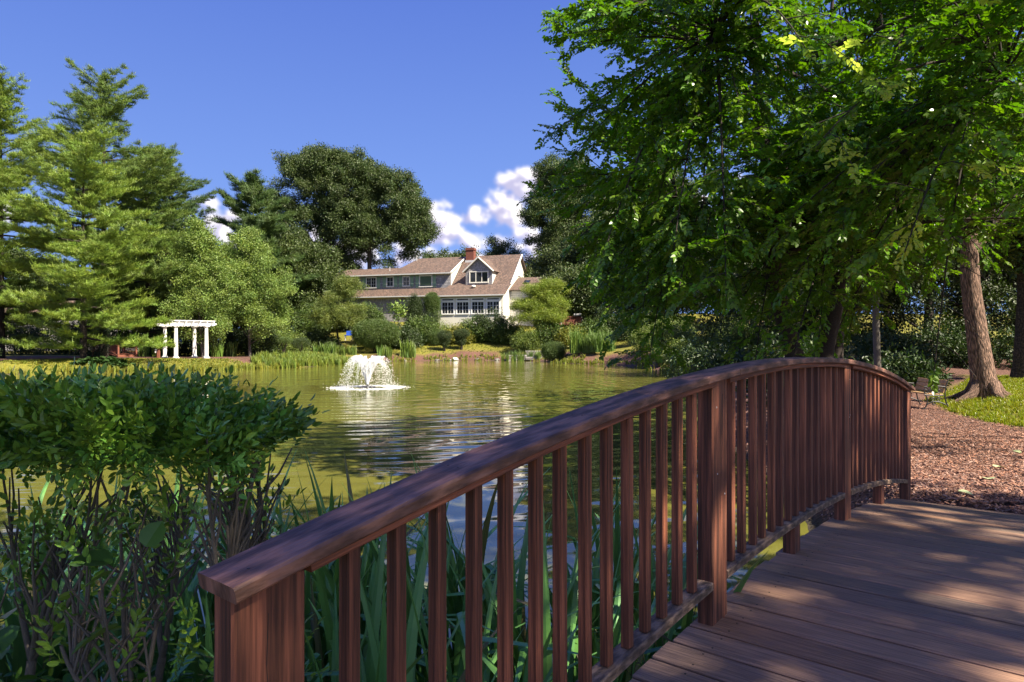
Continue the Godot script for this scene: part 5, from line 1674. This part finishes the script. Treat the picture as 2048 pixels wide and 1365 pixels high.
# ------------------------------------------------------------------ plants at the water's edge
func build_waterside() -> void:
	rng.seed = 109
	var greens := []
	for i in 4:
		greens.append(leaf_mat(0.33, 0.35, lin([0.11, 0.14, 0.16, 0.1][i], [0.29, 0.34, 0.38, 0.26][i], [0.08, 0.08, 0.09, 0.075][i]), false))
	greens.append(leaf_mat(0.5, 0.3, lin(0.2, 0.17, 0.06), false))
	# flags (iris): every blade a part of its plant
	var places := [[-0.72, 3.0, "under the near end of the railing"], [-0.35, 3.35, "right behind the first slats of the railing"], [0.05, 3.3, "behind the fourth slat of the railing"], [0.42, 3.75, "behind the middle slats of the first railing bay"], [-1.1, 3.6, "between hedge stems and railing"], [-0.9, 4.2, "in the water beyond the near end of the railing"], [-0.2, 4.1, "in the water behind the first railing bay"], [-1.6, 3.9, "beyond the right hand hedge stems"], [-2.1, 4.3, "beyond the middle of the hedge"], [-2.7, 4.4, "beyond the left part of the hedge"], [-3.3, 4.7, "at the left edge beyond the hedge"], [0.3, 2.9, "just below the railing at the fifth slat"], [-0.5, 2.45, "beside the first post of the railing"], [-1.5, 3.2, "right under the hedge on the bank"], [-2.3, 3.4, "at the left under the hedge"], [0.8, 3.5, "below the railing near the second post"], [-3.0, 3.6, "leftmost on the bank under the hedge"], [-0.15, 2.75, "beneath the third slat of the railing"], [-1.2, 4.5, "farthest out in the pond"], [-0.55, 3.7, "rising over the handrail by the reflections"], [0.6, 4.2, "in the water behind the second railing post"], [-1.8, 3.5, "behind the middle hedge stems"], [-2.6, 3.9, "behind the left hedge stems"], [-0.85, 3.4, "just right of the hedge, leaning over the water"], [-0.3, 3.8, "tallest ones over the handrail in the first bay"], [-1.35, 4.0, "out in the water right of the hedge"]]
	for p in places:
		var sd := away(shore, Vector2(p[0], p[1]))
		var y := maxf(height_at(p[0], p[1], sd), -0.1)
		var root := thing("iris_plant", "clump of arching green iris blades " + p[2], "iris", Vector3(p[0], y, -p[1]), 0.0, "iris clumps along the near bank")
		for k in 24:
			var st := start()
			var a := spread(0, TAU)
			var foot := Vector3(cos(a), 0, sin(a)) * spread(0.0, 0.2)
			var h := spread(1.1, 1.75) * (1.0 if sd < 0 else 0.85)
			add_blade(st, foot, spread(0, TAU), h, spread(0.036, 0.058), spread(0.1, 1.0), 9, spread(0.4, 1.8) if rng.randf() < 0.55 else 0.0)
			put(root, "blade", st.commit(), greens[4] if rng.randf() < 0.04 else greens[rng.randi() % 4])
	# broad leaved vines and seedlings on the bank
	var vines := [[-0.98, 2.05, 1.05, "broad leaved vine climbing between the right hand hedge stems"], [-1.75, 2.2, 0.95, "broad leaved vine at the left under the hedge"], [-1.25, 1.95, 0.65, "broad leaved vine low between the hedge stems"], [-0.75, 1.75, 0.5, "broad leaved vine beside the first railing post"]]
	for v in vines:
		var root := thing("vine", v[3], "vine", Vector3(v[0], 0.5, -v[1]), 0.0, "broad leaved vines under the hedge")
		var st := start()
		var pts := curve(Vector3.ZERO, Vector3(spread(-0.15, 0.15), v[2] * 0.6, spread(-0.1, 0.1)), Vector3(spread(-0.2, 0.2), v[2], 0.05), 8)
		tube(st, pts, [0.006, 0.006, 0.005, 0.005, 0.005, 0.004, 0.004, 0.003, 0.003], 5, false)
		put(root, "stem", st.commit(), M.twig)
		for k in 16:
			var p := line_at(pts, spread(0.1, 1.0))
			var dir := Vector3(spread(-1, 1), spread(-0.3, 0.3), spread(-0.3, 1.0)).normalized()
			put(root, "leaf", leaf_sets.round_leaves.leaf, leaf_mat(0.4, 0.5, tinted(Color(0.08, 0.19, 0.03), 0.3).linear_to_srgb(), false), aim(p + dir * 0.06, dir, Vector3.UP + any_dir() * 0.5, spread(0.07, 0.14)))
	for q in [[-0.75, 1.62, 0.32, "small leafy seedling at the foot of the first railing post"], [-1.1, 1.75, 0.4, "leafy seedling low between hedge and post"], [-1.5, 1.8, 0.42, "leafy seedling at the bottom left below the hedge"], [-1.9, 2.3, 0.5, "leafy seedling at the left edge below the hedge"], [-0.55, 2.0, 0.4, "leafy seedling behind the first railing post"], [-1.3, 2.6, 0.45, "leafy seedling behind the hedge stems"], [-0.95, 1.95, 0.62, "tall leafy seedling left of the first railing post"], [-1.7, 2.0, 0.6, "tall leafy seedling among the left hedge stems"], [-1.3, 2.1, 0.75, "tallest leafy seedling among the middle hedge stems"], [-0.85, 2.4, 0.55, "leafy seedling in the iris right of the hedge stems"], [-2.2, 2.6, 0.7, "tall leafy seedling at the left edge among iris blades"]]:
		var root := thing("seedling", q[3], "seedling", Vector3(q[0], 0.5, -q[1]), 0.0, "seedlings under the hedge")
		var xs := []
		for k in 16:
			xs.append(aim(Vector3(spread(-0.12, 0.12), q[2] * spread(0.4, 1.0), spread(-0.12, 0.12)), Vector3(spread(-1, 1), spread(0.1, 0.9), spread(-1, 1)), Vector3.UP + any_dir() * 0.3, spread(0.8, 1.2)))
		dress(root, "weed_leaves", xs, M.leaf, Color(0.09, 0.2, 0.03), 0.35, 72)
	# thin weeds beside the bridge
	for q in [[0.75, 2.95, 0.9, "thin stemmed weed behind the last slats of the first railing bay"], [1.05, 3.2, 0.95, "thin stemmed weed just left of the second railing post"], [1.3, 3.7, 0.7, "leafy weed under the bridge behind the second post"], [1.75, 4.05, 0.62, "bright weed at the deck edge in the middle railing bay"], [2.05, 4.5, 0.6, "bright weed at the deck edge before the third post"], [0.5, 3.1, 0.8, "thin stemmed weed below the railing by the iris"], [1.0, 4.1, 0.9, "tall thin weed in the water beyond the second post"], [0.2, 2.55, 0.5, "leafy weed at the deck edge near the lower right slats"]]:
		var root := thing("weed", q[3], "weed", Vector3(q[0], maxf(-0.1, g(q[0], q[1])), -q[1]), 0.0, "weeds beside the bridge")
		var xs := []
		var st := start()
		for k in 7:
			var e := Vector3(spread(-0.22, 0.22), q[2] * spread(0.7, 1.2), spread(-0.22, 0.22))
			var pts := curve(Vector3(e.x * 0.2, 0, e.z * 0.2), Vector3(e.x * 0.4, e.y * 0.6, e.z * 0.3), e, 5)
			tube(st, pts, [0.004, 0.004, 0.0035, 0.003, 0.0025, 0.002], 4, false)
			for j in 4:
				xs.append(aim(line_at(pts, 0.3 + j * 0.2), Vector3(spread(-1, 1), spread(0.2, 1.0), spread(-1, 1)), Vector3.UP + any_dir() * 0.3, spread(0.6, 0.95)))
		put(root, "stem", st.commit(), M.twig)
		dress(root, "weed_leaves", xs, M.leaf, Color(0.075, 0.15, 0.025), 0.3, 60)
	# low cover on the near bank
	var cover := []
	for k in 1300:
		var p := Vector2(spread(-4.5, 0.2), spread(1.2, 4.2))
		var sd := away(shore, p)
		if sd < 0.05:
			continue
		cover.append(Transform3D(Basis(Vector3.UP, spread(0, TAU)) * Basis.from_scale(Vector3.ONE * spread(0.5, 1.3)), Vector3(p.x, height_at(p.x, p.y, sd) - 0.02, -p.y)))
	tag(many(self, "bank_grass", M.short_grass, M.leaf, cover, Color(0.06, 0.11, 0.025), 0.35), "low grass and weeds covering the near bank", "grass")

func build_floor_litter() -> void:
	rng.seed = 127
	# bark chips on the path
	var chips := [[], [], []]
	for k in 90000:
		var t := pow(rng.randf(), 1.5)
		var d := lerpf(4.0, 22.0, t)
		var x := spread(2.0, d * 0.8 + 1.0)
		var p := Vector2(x, d)
		var sd := away(shore, p)
		if sd < 0.2 or away(island, p) < spread(-0.3, 0.0):
			continue
		var s := spread(0.7, 1.5)
		chips[k % 3].append(Transform3D(Basis(Vector3.UP, spread(0, TAU)) * Basis(Vector3.RIGHT, spread(-0.5, 0.5)) * Basis(Vector3.BACK, spread(-0.5, 0.5)) * Basis.from_scale(Vector3(s * spread(0.6, 1.6), s, s)), Vector3(x, height_at(x, d, sd) + spread(0.0, 0.02), -d)))
	var cm := box_mesh(Vector3(0.03, 0.005, 0.011))
	for i in 3:
		tag(many(self, "bark_chips", cm, M.twig_copy, chips[i], [Color(0.27, 0.138, 0.098), Color(0.18, 0.092, 0.066), Color(0.37, 0.215, 0.16)][i], 0.3), ["reddish brown bark chips strewn over the path", "dark brown bark chips strewn over the path", "pale worn bark chips strewn over the path"][i], "bark chips")
	# grass of the lawn by the leaning tree
	var xs := []
	var fine := blades_mesh(9, 0.13, 0.009, 1.0, 401)
	for k in 26000:
		var d := spread(11.0, 30.0)
		var x := spread(9.5, 26.0)
		if x > d * 0.8 + 1.0 or away(island, Vector2(x, d)) > -0.02:
			continue
		xs.append(Transform3D(Basis(Vector3.UP, spread(0, TAU)) * Basis.from_scale(Vector3(1, spread(0.5, 1.1), 1) * 1.3), Vector3(x, g(x, d) - 0.01, -d)))
	tag(many(self, "lawn_grass", fine, M.leaf, xs, Color(0.3, 0.31, 0.03), 0.3), "short sunlit grass of the lawn around the leaning tree", "grass")
	# pale leaves fallen on the bark
	var n := 0
	for q in [[4.9, 7.0, "pale green fallen leaf lying alone on the bark nearest the bridge end"], [4.15, 6.35, "pale fallen leaf close to the far end of the railing"], [5.6, 7.9, "fallen leaf half way along the bark path"], [5.2, 6.75, "pale fallen leaf at the right edge of the bark"], [6.9, 9.4, "yellowish fallen leaf in the streaky shade of the path"]]:
		var o := put(self, "fallen_leaf", leaf_sets.big_leaves.leaf, leaf_mat(0.6, 0.2, lin(0.4, 0.45, 0.25), false), aim(at_ground(q[0], q[1]) + Vector3(0, 0.03, 0), Vector3(spread(-1, 1), 0.05, spread(-1, 1)), Vector3.UP + any_dir() * 0.2, 0.13))
		tag(o, q[2], "leaf", "leaves fallen on the bark path")

func _ready() -> void:
	# camera, sky, sun, exposure
	var exposure := 3.4
	var cam := Camera3D.new()
	cam.name = "camera"
	cam.fov = 53.13
	cam.near = 0.05
	cam.far = 3000.0
	cam.position = eye
	add_child(cam)
	cam.current = true
	var we := WorldEnvironment.new()
	we.name = "environment"
	var env := Environment.new()
	env.background_mode = Environment.BG_SKY
	env.sky = build_sky(exposure)
	env.tonemap_mode = Environment.TONE_MAPPER_LINEAR
	env.tonemap_exposure = exposure
	env.sdfgi_enabled = true
	env.ssao_enabled = true
	env.ssil_enabled = true
	we.environment = env
	add_child(we)
	var sun := DirectionalLight3D.new()
	sun.name = "sun"
	sun.light_energy = 1.3
	sun.light_color = Color(1.0, 0.95, 0.86)
	sun.light_angular_distance = 0.5
	sun.shadow_enabled = true
	add_child(sun)
	sun.look_at_from_position(Vector3(0.56, 0.70, 0.42) * 60.0, Vector3.ZERO)
	# setting
	shore = PackedVector2Array([Vector2(3.0, 6.4), Vector2(3.6, 8.5), Vector2(4.1, 11), Vector2(4.6, 15), Vector2(6, 22), Vector2(8.5, 32), Vector2(11, 42), Vector2(11, 50), Vector2(10.5, 56), Vector2(9, 64), Vector2(6, 66), Vector2(4.5, 67.5),
		Vector2(2.5, 75), Vector2(-2, 77), Vector2(-8, 76), Vector2(-13, 74), Vector2(-16, 68), Vector2(-17, 58), Vector2(-19, 54.5), Vector2(-23, 50.5), Vector2(-28, 49), Vector2(-34, 44), Vector2(-38, 30), Vector2(-34, 14), Vector2(-22, 7.2),
		Vector2(-12, 5.2), Vector2(-6, 4.3), Vector2(-2.5, 3.5), Vector2(-0.9, 2.7), Vector2(0.0, 2.0), Vector2(1.4, 0.9), Vector2(4.6, -3.0), Vector2(7.5, 0.0), Vector2(4.9, 3.6), Vector2(3.3, 5.5)])
	island = PackedVector2Array([Vector2(11.3, 17.6), Vector2(10.4, 13.4), Vector2(14, 11), Vector2(30, 14), Vector2(30, 30), Vector2(21, 31), Vector2(13, 21.5)])
	make_materials()
	M.twig_copy = mat(Color.WHITE, 0.9)
	M.twig_copy.vertex_color_use_as_albedo = true
	build_ground()
	build_water()
	make_leaves()
	build_bridge()
	build_house()
	build_far_bank()
	build_far_trees()
	build_near_trees()
	build_bench()
	build_fountain()
	build_hedge()
	build_waterside()
	build_floor_litter()
